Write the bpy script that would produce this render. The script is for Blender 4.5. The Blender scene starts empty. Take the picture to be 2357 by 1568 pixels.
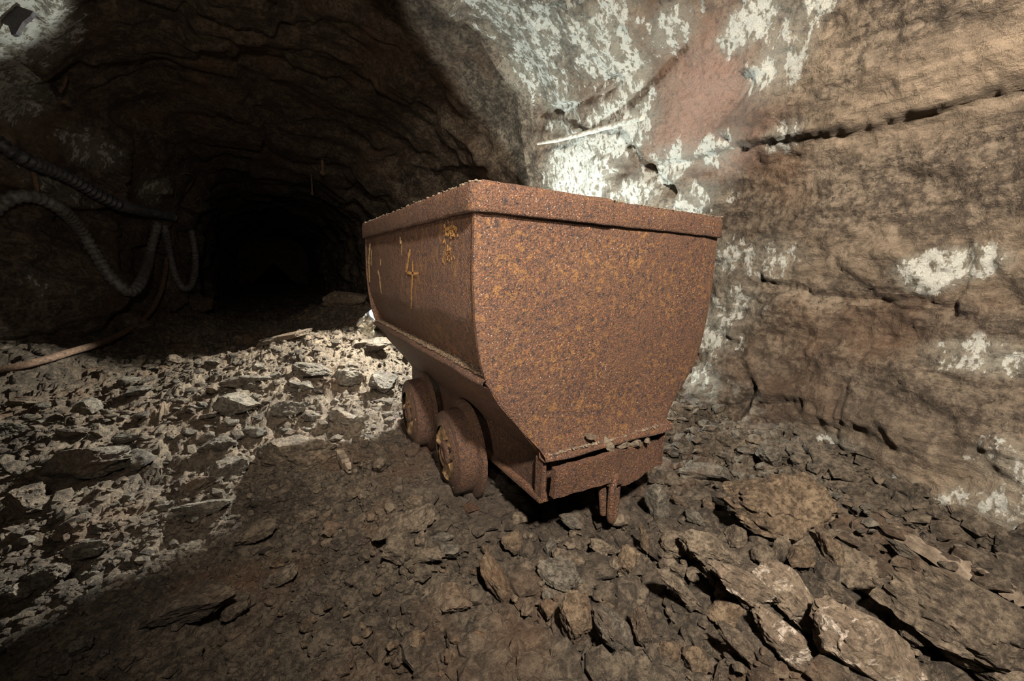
import bpy, math, random
import numpy as np
from mathutils import Vector, Matrix

# ------------------------------------------------------------------ camera, world, lights, exposure
C = bpy.context.scene.collection
F, PX, PY = 937.0, 1178.5, 784.0            # focal length and centre of the 2357 x 1568 photograph, pixels
EYE = 0.92                                   # camera height above the nominal floor, metres
v1 = np.array([2762 - PX, 667 - PY, F]); v1 /= np.linalg.norm(v1)      # across the tunnel (world X)
v2 = np.array([610 - PX, 603 - PY, F]);  v2 -= v1 * (v1 @ v2); v2 /= np.linalg.norm(v2)   # along the tunnel (world Y)
v3 = -np.cross(v2, v1)
ROT = np.stack([v1, v2, v3])                 # world = ROT @ camera(x right, y down, z forward)
CAM = np.array([0.0, 0.0, EYE])

def ray(x, y):
    return ROT @ np.array([x - PX, y - PY, F]) / F       # length 1 along the optical axis

cam_data = bpy.data.cameras.new('camera')
cam_data.sensor_width = 36.0
cam_data.lens = F / 2357 * 36
cam_data.clip_start = 0.02
cam = bpy.data.objects.new('camera', cam_data)
C.objects.link(cam)
m = Matrix.Identity(4)
for i in range(3):
    m[i][0], m[i][1], m[i][2], m[i][3] = ROT[i, 0], -ROT[i, 1], -ROT[i, 2], CAM[i]
cam.matrix_world = m
bpy.context.scene.camera = cam

world = bpy.data.worlds.new('mine_dark')
world.use_nodes = True
world.node_tree.nodes['Background'].inputs[0].default_value = (0.6, 0.65, 0.7, 1)
world.node_tree.nodes['Background'].inputs[1].default_value = 0.0
bpy.context.scene.world = world

def lamp(name, kind, loc, energy, color, target=None, **kw):
    d = bpy.data.lights.new(name, kind)
    d.energy = energy; d.color = color
    for k, v in kw.items(): setattr(d, k, v)
    o = bpy.data.objects.new(name, d); C.objects.link(o)
    o.location = loc
    if target is not None:
        o.rotation_euler = (Vector(target) - Vector(loc)).to_track_quat('-Z', 'Y').to_euler()
    return o

# hand-held work light above the camera, aimed at the cart and the right wall
lamp('key_light', 'SPOT', (0.05, -0.55, 2.05), 1050, (1.0, 0.89, 0.76), (1.78, 0.95, 0.78),
     spot_size=math.radians(115), spot_blend=1.0, shadow_soft_size=0.07)
# lamp standing behind the cart: one beam up the wall and roof behind it
lamp('rear_wall_light', 'SPOT', (1.42, 2.32, 0.62), 230, (0.93, 1.0, 0.95), (1.90, 2.20, 1.72),
     spot_size=math.radians(92), spot_blend=0.15, shadow_soft_size=0.03)
# one across the rubble towards the left wall
lamp('rear_floor_light', 'SPOT', (1.25, 2.78, 1.42), 1000, (1.0, 0.98, 0.88), (-0.62, 2.44, 0.05),
     spot_size=math.radians(84), spot_blend=0.22, shadow_soft_size=0.06)
# one along the gap between cart and wall
lamp('rear_gap_light', 'SPOT', (1.60, 2.55, 0.95), 330, (0.95, 1.0, 0.92), (1.80, 1.72, 0.20),
     spot_size=math.radians(46), spot_blend=0.5, shadow_soft_size=0.03)
# and one up to the left shoulder of the chamber
lamp('rear_high_light', 'SPOT', (1.2, 2.5, 1.0), 460, (0.97, 1.0, 0.92), (-1.42, 3.45, 2.30),
     spot_size=math.radians(23), spot_blend=0.3, shadow_soft_size=0.03)
# second hand lamp, low on the left of the camera
lamp('fill_light', 'SPOT', (-0.55, -0.05, 0.80), 130, (1.0, 0.87, 0.72), (0.55, 1.6, 0.66),
     spot_size=math.radians(48), spot_blend=1.0, shadow_soft_size=0.05)
# added dim fill for the left wall and tunnel, no actual lamp
lamp('tunnel_fill', 'SPOT', (-0.15, -0.15, 1.35), 115, (1.0, 0.84, 0.68), (0.3, 3.2, 1.65),
     spot_size=math.radians(110), spot_blend=1.0, shadow_soft_size=0.05)

vs = bpy.context.scene.view_settings
bpy.context.scene.display_settings.display_device = 'sRGB'
vs.view_transform = 'Standard'; vs.look = 'None'; vs.gamma = 1.0; vs.exposure = 0.0
vs.use_curve_mapping = False

# ------------------------------------------------------------------ numpy noise
rng = np.random.RandomState(7)
PERM = rng.permutation(256).astype(np.int32)
PERM = np.concatenate([PERM, PERM, PERM])
GRAD = rng.normal(size=(256, 3)); GRAD /= np.linalg.norm(GRAD, axis=1)[:, None]
GRAD = GRAD.astype(np.float32)
CELL = rng.rand(256, 3).astype(np.float32)
CELLG = rng.uniform(-1, 1, size=(256, 4)).astype(np.float32)

def hsh(ix, iy, iz):
    return PERM[PERM[PERM[ix & 255] + (iy & 255)] + (iz & 255)]

def perlin(p):
    p = p.astype(np.float32)
    i = np.floor(p).astype(np.int32); f = p - i
    u = f * f * f * (f * (f * 6 - 15) + 10)
    out = np.zeros(len(p), np.float32)
    for dx in (0, 1):
        wx = u[:, 0] if dx else 1 - u[:, 0]
        for dy in (0, 1):
            wy = u[:, 1] if dy else 1 - u[:, 1]
            for dz in (0, 1):
                wz = u[:, 2] if dz else 1 - u[:, 2]
                g = GRAD[hsh(i[:, 0] + dx, i[:, 1] + dy, i[:, 2] + dz)]
                out += wx * wy * wz * (g[:, 0] * (f[:, 0] - dx) + g[:, 1] * (f[:, 1] - dy) + g[:, 2] * (f[:, 2] - dz))
    return out * 1.6

def fbm(p, octaves, gain=0.5, off=0.0):
    out = 0; a = 1.0
    p = p + off
    for k in range(octaves):
        out = out + a * perlin(p); p = p * 2.03 + 17.7; a *= gain
    return out

def facet(p, tilt=0.8):
    """fractured rock: every cell is a tilted plane; returns height and distance to the crack"""
    p = p.astype(np.float32)
    i = np.floor(p).astype(np.int32)
    d1 = np.full(len(p), 9, np.float32); d2 = d1.copy(); h = np.zeros(len(p), np.float32)
    for dx in (-1, 0, 1):
        for dy in (-1, 0, 1):
            for dz in (-1, 0, 1):
                c = i + np.array([dx, dy, dz], np.int32)
                k = hsh(c[:, 0], c[:, 1], c[:, 2])
                r = p - c - CELL[k]
                d = np.einsum('ij,ij->i', r, r)
                g = CELLG[k]
                hh = g[:, 3] + tilt * (g[:, 0] * r[:, 0] + g[:, 1] * r[:, 1] + g[:, 2] * r[:, 2])
                near = d < d1
                d2 = np.where(near, d1, np.minimum(d2, d))
                h = np.where(near, hh, h)
                d1 = np.where(near, d, d1)
    return h, np.sqrt(d2) - np.sqrt(d1)

def sm(a, b, x):
    t = np.clip((x - a) / (b - a), 0, 1)
    return t * t * (3 - 2 * t)

# ------------------------------------------------------------------ mesh helpers
def mesh_from(name, verts, faces, smooth=False):
    me = bpy.data.meshes.new(name)
    me.from_pydata([tuple(v) for v in verts] if not isinstance(verts, np.ndarray) else verts.tolist(), [], faces)
    if smooth: me.polygons.foreach_set('use_smooth', np.ones(len(me.polygons), bool))
    me.update()
    return me

def grid_mesh(name, P, smooth=True):
    """P: (rows, cols, 3)"""
    r, c = P.shape[:2]
    me = bpy.data.meshes.new(name)
    n = (r - 1) * (c - 1)
    me.vertices.add(r * c)
    me.vertices.foreach_set('co', P.reshape(-1).astype(np.float32))
    idx = np.arange(r * c).reshape(r, c)
    q = np.stack([idx[:-1, :-1], idx[:-1, 1:], idx[1:, 1:], idx[1:, :-1]], -1).reshape(-1)
    me.loops.add(n * 4); me.loops.foreach_set('vertex_index', q.astype(np.int32))
    me.polygons.add(n)
    me.polygons.foreach_set('loop_start', (np.arange(n) * 4).astype(np.int32))
    me.polygons.foreach_set('use_smooth', np.full(n, smooth))
    me.update(calc_edges=True)
    return me

def tri_mesh(name, V, T, smooth=False):
    me = bpy.data.meshes.new(name)
    me.vertices.add(len(V)); me.vertices.foreach_set('co', np.asarray(V, np.float32).reshape(-1))
    n = len(T)
    me.loops.add(n * 3); me.loops.foreach_set('vertex_index', np.asarray(T, np.int32).reshape(-1))
    me.polygons.add(n); me.polygons.foreach_set('loop_start', (np.arange(n) * 3).astype(np.int32))
    me.polygons.foreach_set('use_smooth', np.full(n, smooth))
    me.update(calc_edges=True)
    return me

def obj(name, me, mat=None, parent=None, loc=None):
    o = bpy.data.objects.new(name, me)
    C.objects.link(o)
    if mat is not None: me.materials.append(mat)
    if parent is not None: o.parent = parent
    if loc is not None: o.location = loc
    return o

def tag(o, label, cat=None, group=None, kind=None):
    o['label'] = label
    if cat: o['category'] = cat
    if group: o['group'] = group
    if kind: o['kind'] = kind
    return o

def empty(name, loc):
    o = bpy.data.objects.new(name, None); C.objects.link(o)
    o.location = loc; o.empty_display_size = 0.1
    return o

def attr(me, name, vals):
    a = me.attributes.new(name, 'FLOAT', 'POINT')
    a.data.foreach_set('value', np.asarray(vals, np.float32))

# ------------------------------------------------------------------ material helpers
class NT:
    def __init__(self, name):
        self.m = bpy.data.materials.new(name); self.m.use_nodes = True
        self.t = self.m.node_tree; self.b = self.t.nodes['Principled BSDF']
        self.co = self.t.nodes.new('ShaderNodeTexCoord').outputs['Object']
    def link(self, a, b): self.t.links.new(a, b)
    def put(self, sock, v):
        if hasattr(v, 'node'): self.link(v, sock)
        elif isinstance(v, (tuple, list)): sock.default_value = (*v, 1) if len(v) == 3 and len(sock.default_value) == 4 else v
        else: sock.default_value = v
    def mapping(self, scale, rot=(0, 0, 0), loc=(0, 0, 0), src=None):
        n = self.t.nodes.new('ShaderNodeMapping')
        n.inputs['Scale'].default_value = scale; n.inputs['Rotation'].default_value = rot; n.inputs['Location'].default_value = loc
        self.link(src or self.co, n.inputs['Vector']); return n.outputs[0]
    def noise(self, scale, detail=5, rough=0.55, vec=None, dist=0.0, out='Fac'):
        n = self.t.nodes.new('ShaderNodeTexNoise')
        n.inputs['Scale'].default_value = scale; n.inputs['Detail'].default_value = detail
        n.inputs['Roughness'].default_value = rough; n.inputs['Distortion'].default_value = dist
        self.link(vec or self.co, n.inputs['Vector']); return n.outputs[out]
    def voro(self, scale, vec=None, feature='F1', out='Distance', rnd=1.0):
        n = self.t.nodes.new('ShaderNodeTexVoronoi'); n.feature = feature
        n.inputs['Scale'].default_value = scale; n.inputs['Randomness'].default_value = rnd
        self.link(vec or self.co, n.inputs['Vector']); return n.outputs[out]
    def ramp(self, fac, stops, interp='LINEAR'):
        n = self.t.nodes.new('ShaderNodeValToRGB'); n.color_ramp.interpolation = interp
        e = n.color_ramp.elements
        while len(e) < len(stops): e.new(0.5)
        for k, (p, c) in enumerate(stops):
            e[k].position = p
            e[k].color = (c, c, c, 1) if not isinstance(c, (tuple, list)) else (*c, 1)
        self.link(fac, n.inputs[0]); return n.outputs[0]
    def mix(self, fac, a, b, mode='MIX'):
        n = self.t.nodes.new('ShaderNodeMix'); n.data_type = 'RGBA'; n.blend_type = mode
        self.put(n.inputs[0], fac); self.put(n.inputs[6], a); self.put(n.inputs[7], b); return n.outputs[2]
    def math(self, op, a, b=None, c=None, clamp=False):
        n = self.t.nodes.new('ShaderNodeMath'); n.operation = op; n.use_clamp = clamp
        self.put(n.inputs[0], a)
        if b is not None: self.put(n.inputs[1], b)
        if c is not None: self.put(n.inputs[2], c)
        return n.outputs[0]
    def attr(self, name):
        n = self.t.nodes.new('ShaderNodeAttribute'); n.attribute_name = name; return n.outputs['Fac']
    def bump(self, h, strength, dist, prev=None):
        n = self.t.nodes.new('ShaderNodeBump'); n.inputs['Strength'].default_value = strength; n.inputs['Distance'].default_value = dist
        self.put(n.inputs['Height'], h)
        if prev is not None: self.link(prev, n.inputs['Normal'])
        return n.outputs[0]
    def done(self, color, rough=0.8, normal=None, metal=0.0, spec=0.4):
        self.put(self.b.inputs['Base Color'], color); self.put(self.b.inputs['Roughness'], rough)
        self.b.inputs['Metallic'].default_value = metal; self.b.inputs['Specular IOR Level'].default_value = spec
        if normal is not None: self.link(normal, self.b.inputs['Normal'])
        return self.m

def rock_material(name, dark, mid, light, stretch=(7, 1.6, 9), white=(0.50, 0.50, 0.45), masks=True, scale=1.0, rand=False, gloss=0.62):
    t = NT(name)
    src = t.co
    if rand:
        n = t.t.nodes.new('ShaderNodeObjectInfo')
        v = t.t.nodes.new('ShaderNodeVectorMath'); v.operation = 'ADD'
        t.link(t.co, v.inputs[0]); t.link(n.outputs['Location'], v.inputs[1])
        src = v.outputs[0]
    big = t.noise(2.6 * scale, 6, 0.62, src, 0.4)
    st = t.noise(5.0 * scale, 7, 0.7, t.mapping(stretch, (0.0, 0.0, 0.0), src=src))
    fine = t.noise(46 * scale, 6, 0.72, src)
    grain = t.noise(210 * scale, 3, 0.6, src)
    base = t.ramp(t.math('ADD', t.math('MULTIPLY', big, 0.55), t.math('MULTIPLY', st, 0.45)),
                  [(0.40, dark), (0.5, mid), (0.60, light)])
    base = t.mix(t.ramp(fine, [(0.40, 0.85), (0.54, 0.0)]), base, (dark[0] * 0.5, dark[1] * 0.46, dark[2] * 0.42))
    md = t.noise(14 * scale, 6, 0.7, src, 0.3)
    base = t.mix(t.ramp(md, [(0.36, 0.8), (0.48, 0.0)]), base, tuple(c * 0.7 for c in dark))
    base = t.mix(t.ramp(md, [(0.53, 0.0), (0.63, 0.6)]), base, tuple(min(1, c * 1.15) for c in light))
    base = t.mix(t.ramp(fine, [(0.55, 0.0), (0.72, 0.55)]), base, tuple(min(1, c * 1.35) for c in light))
    base = t.mix(t.ramp(grain, [(0.62, 0.0), (0.74, 0.6)]), base, tuple(min(1, c * 1.9) for c in light))
    rust = t.noise(1.7 * scale, 4, 0.6, t.mapping((1, 1, 1), loc=(3.1, 7.7, 1.3), src=src))
    base = t.mix(t.ramp(rust, [(0.52, 0.0), (0.68, 0.45)]), base, (0.17, 0.085, 0.04))
    if masks:
        pale = t.math('MULTIPLY', t.attr('pale'), t.ramp(st, [(0.3, 0.25), (0.6, 1.0)]))
        base = t.mix(pale, base, (0.33, 0.25, 0.17))
        pink = t.math('MULTIPLY', t.attr('pink'), t.ramp(fine, [(0.35, 0.3), (0.5, 0.9)]))
        base = t.mix(pink, base, (0.30, 0.19, 0.145))
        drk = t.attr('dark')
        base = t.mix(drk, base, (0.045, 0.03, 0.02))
        base = t.mix(t.math('MULTIPLY', t.ramp(t.attr('white'), [(0.1, 0.0), (0.6, 0.75)]), t.ramp(fine, [(0.36, 0.35), (0.5, 1.0)])), base, (0.25, 0.24, 0.195))
        wn = t.noise(11, 8, 0.68, t.mapping((1.2, 1.4, 0.75)))
        wm = t.math('ADD', t.attr('white'), t.math('MULTIPLY', t.math('SUBTRACT', wn, 0.5), 3.6))
        wm = t.ramp(wm, [(0.50, 0.0), (0.62, 1.0)])
        wm = t.math('MULTIPLY', wm, t.ramp(t.attr('white'), [(0.02, 0.0), (0.25, 1.0)]))
        wc = t.mix(t.ramp(t.noise(30, 5, 0.6, t.mapping((1.4, 1.4, 0.7))), [(0.40, 1.0), (0.48, 0.0)]), white, (0.17, 0.15, 0.11))
        base = t.mix(wm, base, wc)
    cr = t.voro(17 * scale, t.mapping((1.0, 0.55, 1.0), src=src), 'DISTANCE_TO_EDGE')
    n1 = t.bump(t.noise(22 * scale, 9, 0.72, src, 0.3), 1.0, 0.042)
    n2 = t.bump(st, 0.9, 0.03, n1)
    n3 = t.bump(t.math('MINIMUM', t.math('MULTIPLY', cr, 6.0), 0.35), 0.35, 0.02, n2)
    n4 = t.bump(fine, 1.0, 0.016, n3)
    rough = t.ramp(fine, [(0.3, gloss - 0.12), (0.7, gloss + 0.25)])
    return t.done(base, rough, n4, spec=0.45)

MAT_WALL_R = rock_material('brown_schist', (0.055, 0.040, 0.027), (0.14, 0.103, 0.070), (0.25, 0.197, 0.14), stretch=(6, 1.3, 8))
MAT_WALL_L = rock_material('dark_schist', (0.05, 0.037, 0.026), (0.12, 0.088, 0.06), (0.21, 0.165, 0.12), stretch=(2.0, 3.0, 9))
MAT_CEIL = rock_material('roof_schist', (0.05, 0.034, 0.022), (0.115, 0.08, 0.052), (0.19, 0.145, 0.10), stretch=(1.3, 6, 6))
MAT_FLOOR = rock_material('rubble_floor', (0.048, 0.036, 0.024), (0.11, 0.083, 0.056), (0.19, 0.150, 0.105), stretch=(5, 5, 5), scale=1.3, gloss=0.7)
MAT_STONE = rock_material('loose_stone', (0.085, 0.063, 0.042), (0.175, 0.132, 0.089), (0.27, 0.215, 0.15), stretch=(2, 2, 7), masks=False, rand=True, scale=1.6, gloss=0.68)
MAT_STONE_GREY = rock_material('grey_stone', (0.075, 0.064, 0.048), (0.155, 0.132, 0.10), (0.25, 0.22, 0.17), stretch=(2, 2, 7), masks=False, rand=True, scale=1.6, gloss=0.68)
MAT_STONE_RUST = rock_material('ochre_stone', (0.09, 0.060, 0.035), (0.18, 0.123, 0.075), (0.28, 0.207, 0.13), stretch=(2, 2, 7), masks=False, rand=True, scale=1.6, gloss=0.62)

def white_stone():
    t = NT('calcite_streaked_stone')
    n = t.t.nodes.new('ShaderNodeObjectInfo')
    v = t.t.nodes.new('ShaderNodeVectorMath'); v.operation = 'ADD'
    t.link(t.co, v.inputs[0]); t.link(n.outputs['Location'], v.inputs[1]); src = v.outputs[0]
    fine = t.noise(70, 6, 0.72, src)
    base = t.ramp(t.noise(9, 7, 0.7, src), [(0.35, (0.075, 0.055, 0.036)), (0.52, (0.15, 0.11, 0.075)), (0.68, (0.24, 0.19, 0.13))])
    base = t.mix(t.ramp(fine, [(0.40, 0.7), (0.54, 0.0)]), base, (0.04, 0.028, 0.018))
    w = t.ramp(t.noise(7, 7, 0.78, t.mapping((0.7, 2.6, 2.6), src=src), 0.5), [(0.54, 0.0), (0.60, 1.0)])
    w = t.math('MULTIPLY', w, t.ramp(fine, [(0.36, 0.2), (0.5, 0.9)]))
    base = t.mix(w, base, (0.42, 0.36, 0.30))
    n1 = t.bump(t.noise(30, 9, 0.72, src), 0.9, 0.02); n2 = t.bump(fine, 0.9, 0.006, n1)
    return t.done(base, 0.75, n2)
MAT_STONE_WHITE = white_stone()

def rust_material(name, ochre=0.5, dark=1.0, streak=False):
    t = NT(name)
    k = dark
    g1 = t.noise(190, 3, 0.7); g2 = t.noise(420, 2, 0.6); big = t.noise(4.5, 5, 0.6)
    mid = t.noise(52, 6, 0.66, t.mapping((1, 1, 0.35)) if streak else None, 0.5)
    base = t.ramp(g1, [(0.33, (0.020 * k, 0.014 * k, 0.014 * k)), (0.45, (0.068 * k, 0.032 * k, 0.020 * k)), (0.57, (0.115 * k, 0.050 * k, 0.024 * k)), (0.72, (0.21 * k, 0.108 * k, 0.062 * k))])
    base = t.mix(t.ramp(big, [(0.4, 0.0), (0.65, 0.3)]), base, (0.115 * k, 0.058 * k, 0.029 * k))
    vo = t.voro(170, None, 'F1', 'Color'); sep = t.t.nodes.new('ShaderNodeSeparateColor'); t.link(vo, sep.inputs[0])
    vd = t.voro(170, None, 'F1', 'Distance')
    fleck = t.math('MULTIPLY', t.ramp(sep.outputs[0], [(0.91, 0.0), (0.94, 1.0)]), t.ramp(vd, [(0.25, 1.0), (0.42, 0.0)]))
    base = t.mix(fleck, base, (0.34 * k, 0.10 * k, 0.02 * k))
    sp2 = t.math('MULTIPLY', t.ramp(sep.outputs[1], [(0.93, 0.0), (0.95, 0.8)]), t.ramp(vd, [(0.2, 1.0), (0.35, 0.0)]))
    base = t.mix(sp2, base, (0.34 * k, 0.29 * k, 0.25 * k))
    blk = t.ramp(t.noise(75, 3, 0.6, t.mapping((1, 1, 1), loc=(9, 2, 4))), [(0.36, 0.85), (0.44, 0.0)])
    base = t.mix(blk, base, (0.022 * k, 0.014 * k, 0.014 * k))
    patch = t.math('MULTIPLY', t.ramp(mid, [(0.545, 0.0), (0.575, 1.0)]), t.ramp(t.noise(5.5, 4, 0.6, t.mapping((1, 1, 1), loc=(2, 5, 1))), [(0.38, 0.0), (0.55, ochre)]))
    patch = t.math('MULTIPLY', patch, t.ramp(g1, [(0.36, 0.25), (0.48, 1.0)]))
    base = t.mix(patch, base, (0.20 * k, 0.098 * k, 0.030 * k))
    n1 = t.bump(g1, 1.0, 0.011); n2 = t.bump(g2, 0.7, 0.003, n1); n3 = t.bump(t.noise(14, 6, 0.65), 0.4, 0.015, n2)
    rough = t.ramp(g2, [(0.35, 0.36), (0.65, 0.8)])
    return t.done(base, rough, n3, spec=0.4)

MAT_RUST = rust_material('rusted_steel', 0.85, 0.80)
MAT_RUST_SIDE = rust_material('rusted_steel_streaked', 0.6, 0.80, True)
MAT_RUST_RIM = rust_material('flaking_rust', 0.35, 0.82)
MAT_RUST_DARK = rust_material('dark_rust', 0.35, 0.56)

def plain(name, c, rough=0.8, metal=0.0, c2=None, scale=40, bump=0.004):
    t = NT(name)
    n = t.noise(scale, 6, 0.65)
    col = t.ramp(n, [(0.35, c), (0.65, c2 or tuple(x * 1.6 for x in c))])
    return t.done(col, rough, t.bump(n, 0.7, bump), metal)
MAT_HOSE = plain('black_rubber_hose', (0.018, 0.019, 0.022), 0.5, c2=(0.06, 0.06, 0.066))
MAT_HOSE_GREY = plain('dusty_ribbed_hose', (0.045, 0.045, 0.045), 0.6, c2=(0.14, 0.135, 0.13))
MAT_PIPE = plain('rusty_pipe', (0.045, 0.026, 0.017), 0.8, c2=(0.14, 0.088, 0.055))
MAT_STEEL = plain('blackened_steel', (0.02, 0.018, 0.02), 0.55, c2=(0.06, 0.05, 0.055), scale=90)
MAT_MUD = plain('ochre_mud', (0.06, 0.036, 0.018), 0.85, c2=(0.27, 0.175, 0.085), scale=26, bump=0.01)
MAT_DIRT = plain('grey_dirt', (0.05, 0.038, 0.026), 0.9, c2=(0.15, 0.115, 0.08), scale=60, bump=0.01)
MAT_CRUST = plain('calcite_crust', (0.16, 0.15, 0.12), 0.85, c2=(0.42, 0.41, 0.36), scale=45, bump=0.01)
MAT_SOIL = plain('dark_soil', (0.022, 0.015, 0.009), 0.9, c2=(0.085, 0.055, 0.03), scale=60, bump=0.01)
MAT_PAINT = plain('ochre_paint', (0.10, 0.048, 0.018), 0.7, c2=(0.33, 0.17, 0.045), scale=150)
MAT_PAINT_PALE = plain('pale_paint', (0.16, 0.09, 0.04), 0.7, c2=(0.40, 0.28, 0.14), scale=120)
MAT_WOOD = plain('weathered_timber', (0.07, 0.05, 0.035), 0.85, c2=(0.19, 0.15, 0.11), scale=30)
MAT_FOIL = plain('crumpled_clear_plastic', (0.55, 0.53, 0.40), 0.12, 0.9, c2=(0.85, 0.85, 0.80), scale=20, bump=0.01)
MAT_FOIL2 = plain('bluish_plastic', (0.30, 0.33, 0.36), 0.2, 0.6, c2=(0.5, 0.55, 0.6), scale=20, bump=0.006)

# ------------------------------------------------------------------ tunnel shell (walls and roof)
def spaced(a, b, near, k):
    out = [a]
    while out[-1] < b:
        out.append(out[-1] + max(near, k * abs(out[-1])))
    return np.array(out)
TS = np.concatenate([np.linspace(-2.2, -0.35, 24)[:-1], spaced(-0.35, 20.5, 0.0065, 0.0068)])
NV = 620
KEYS = [  # T, then (S, z from eye) of eleven points from the left foot over the roof to the right foot
 (-2.3, [(-2.6, -1.4), (-2.55, -.6), (-2.5, .2), (-2.2, .85), (-1.3, 1.40), (0, 1.55), (1.0, 1.45), (1.72, 1.05), (1.98, .4), (2.06, -.4), (2.14, -1.4)]),
 (2.4, [(-2.4, -1.4), (-2.3, -.6), (-2.2, .2), (-1.9, .85), (-1.15, 1.32), (0, 1.42), (1.0, 1.38), (1.70, 1.05), (1.95, .4), (2.05, -.4), (2.12, -1.4)]),
 (4.5, [(-1.95, -1.4), (-1.8, -.6), (-1.85, .2), (-1.6, .85), (-1.05, 1.28), (.1, 1.42), (1.0, 1.36), (1.65, 1.0), (1.9, .4), (1.95, -.4), (2.0, -1.4)]),
 (6.4, [(-1.2, -1.4), (-1.15, -.6), (-1.1, .2), (-.92, .85), (-.42, 1.32), (.3, 1.38), (.9, 1.33), (1.5, .95), (1.7, .4), (1.75, -.4), (1.8, -1.4)]),
 (6.9, [(-1.0, -1.4), (-.92, -.6), (-.86, .2), (-.78, .82), (-.36, 1.20), (.3, 1.24), (.8, 1.2), (1.42, .82), (1.56, .4), (1.6, -.4), (1.6, -1.4)]),
 (12., [(-1.1, -1.4), (-1.1, -.6), (-1.05, .2), (-.9, .8), (-.4, 1.10), (.3, 1.15), (.8, 1.1), (1.4, .8), (1.6, .4), (1.6, -.4), (1.6, -1.4)]),
 (21., [(-1.0, -1.4), (-1.0, -.6), (-1.0, .2), (-.9, .8), (-.4, 1.05), (.3, 1.1), (.8, 1.05), (1.4, .8), (1.6, .4), (1.6, -.4), (1.6, -1.4)])]
kt = np.array([k[0] for k in KEYS]); kp = np.array([k[1] for k in KEYS])
ctrl = np.stack([np.stack([np.interp(TS, kt, kp[:, j, c]) for c in (0, 1)], -1) for j in range(11)], 1)   # rows, 11, 2
def catmull(ctrl, n):
    P = np.concatenate([2 * ctrl[:, :1] - ctrl[:, 1:2], ctrl, 2 * ctrl[:, -1:] - ctrl[:, -2:-1]], 1)
    u = np.linspace(0, ctrl.shape[1] - 1 - 1e-6, n); i = u.astype(int); f = (u - i)[None, :, None]
    a, b, c, d = P[:, i], P[:, i + 1], P[:, i + 2], P[:, i + 3]
    return 0.5 * ((2 * b) + (c - a) * f + (2 * a - 5 * b + 4 * c - d) * f ** 2 + (3 * b - a - 3 * c + d) * f ** 3)
cc = catmull(ctrl, 400)
# even spacing along the section
mean = cc[np.argmin(abs(TS - 2.0))]
arc = np.concatenate([[0], np.cumsum(np.linalg.norm(np.diff(mean, axis=0), axis=1))]); arc /= arc[-1]
uu = np.interp(np.linspace(0, 1, NV), arc, np.linspace(0, 399, 400))
i0 = np.clip(uu.astype(int), 0, 398); ff = (uu - i0)[None, :, None]
sec = cc[:, i0] * (1 - ff) + cc[:, i0 + 1] * ff
R_, V_ = len(TS), NV
P = np.zeros((R_, V_, 3)); P[..., 0] = sec[..., 0]; P[..., 1] = TS[:, None]; P[..., 2] = sec[..., 1] + EYE
def normals(P):
    a = np.gradient(P, axis=0); b = np.gradient(P, axis=1)
    n = np.cross(a, b); n /= np.linalg.norm(n, axis=2)[..., None] + 1e-9
    return n
Nn = normals(P)
ctr = np.stack([np.full(R_, 0.1), TS, np.full(R_, 1.0)], -1)[:, None, :]
flip = np.sign(np.einsum('ijk,ijk->ij', Nn, P - ctr)); flip[flip == 0] = 1
Nn *= flip[..., None]                                    # outwards, into the rock
S_, T_, Z_ = P[..., 0], P[..., 1], P[..., 2] - EYE
# recess behind the corner of the right wall and the roof brow
tstep = 2.86 - 0.52 * (1.9 - S_) + 0.10 * perlin(P.reshape(-1, 3) * 1.9).reshape(R_, V_) + 0.05 * perlin(P.reshape(-1, 3) * 7).reshape(R_, V_)
rec = sm(0, 0.16, T_ - tstep) * sm(-1.3, -0.5, S_) * (1 - sm(4.6, 6.4, T_)) * 0.30
rec *= sm(-0.9, -0.2, Z_ - 0.0 * S_) * 0.75 + 0.25
pf = P.reshape(-1, 3)
up = np.clip(-0 + Nn[..., 2], 0, 1).reshape(-1)          # roof weight
right = np.clip(Nn[..., 0], 0, 1).reshape(-1); left = np.clip(-Nn[..., 0], 0, 1).reshape(-1)
wob = pf + 0.10 * np.stack([perlin(pf * 2.3), perlin(pf * 2.3 + 31), perlin(pf * 2.3 + 77)], -1)
h1, c1 = facet(wob * np.array([1.5, 0.75, 1.5]))
h2, c2 = facet(wob * np.array([4.2, 2.2, 4.6]) + 11.3)
h3, c3 = facet(wob * np.array([11, 6.0, 12.5]) + 5.1)
k2, e2 = facet(wob * np.array([1.3, 5.2, 3.2]) + 3.7)                 # roof: ledges across the tunnel
k3, e3 = facet(wob * np.array([4.0, 15.0, 12.0]) + 9.4)
lowf = fbm(pf * 0.9, 3); fine = fbm(pf * np.array([16, 9, 17]), 3, 0.55)
rough_near = 1.0
ridge = fbm(pf * np.array([9, 3.2, 12]), 4, 0.6)
dR = 0.022 * h1 + 0.015 * h2 + 0.008 * h3 + 0.05 * lowf - 0.006 * np.exp(-(c2 / .03) ** 2) + 0.011 * fine + 0.016 * ridge
dC = 0.06 * h1 + 0.048 * k2 + 0.017 * k3 + 0.06 * lowf - 0.016 * np.exp(-(e2 / .05) ** 2) + 0.006 * fine
dL = 0.11 * h1 + 0.055 * h2 + 0.018 * h3 + 0.08 * lowf - 0.012 * np.exp(-(c2 / .04) ** 2) + 0.008 * fine
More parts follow.
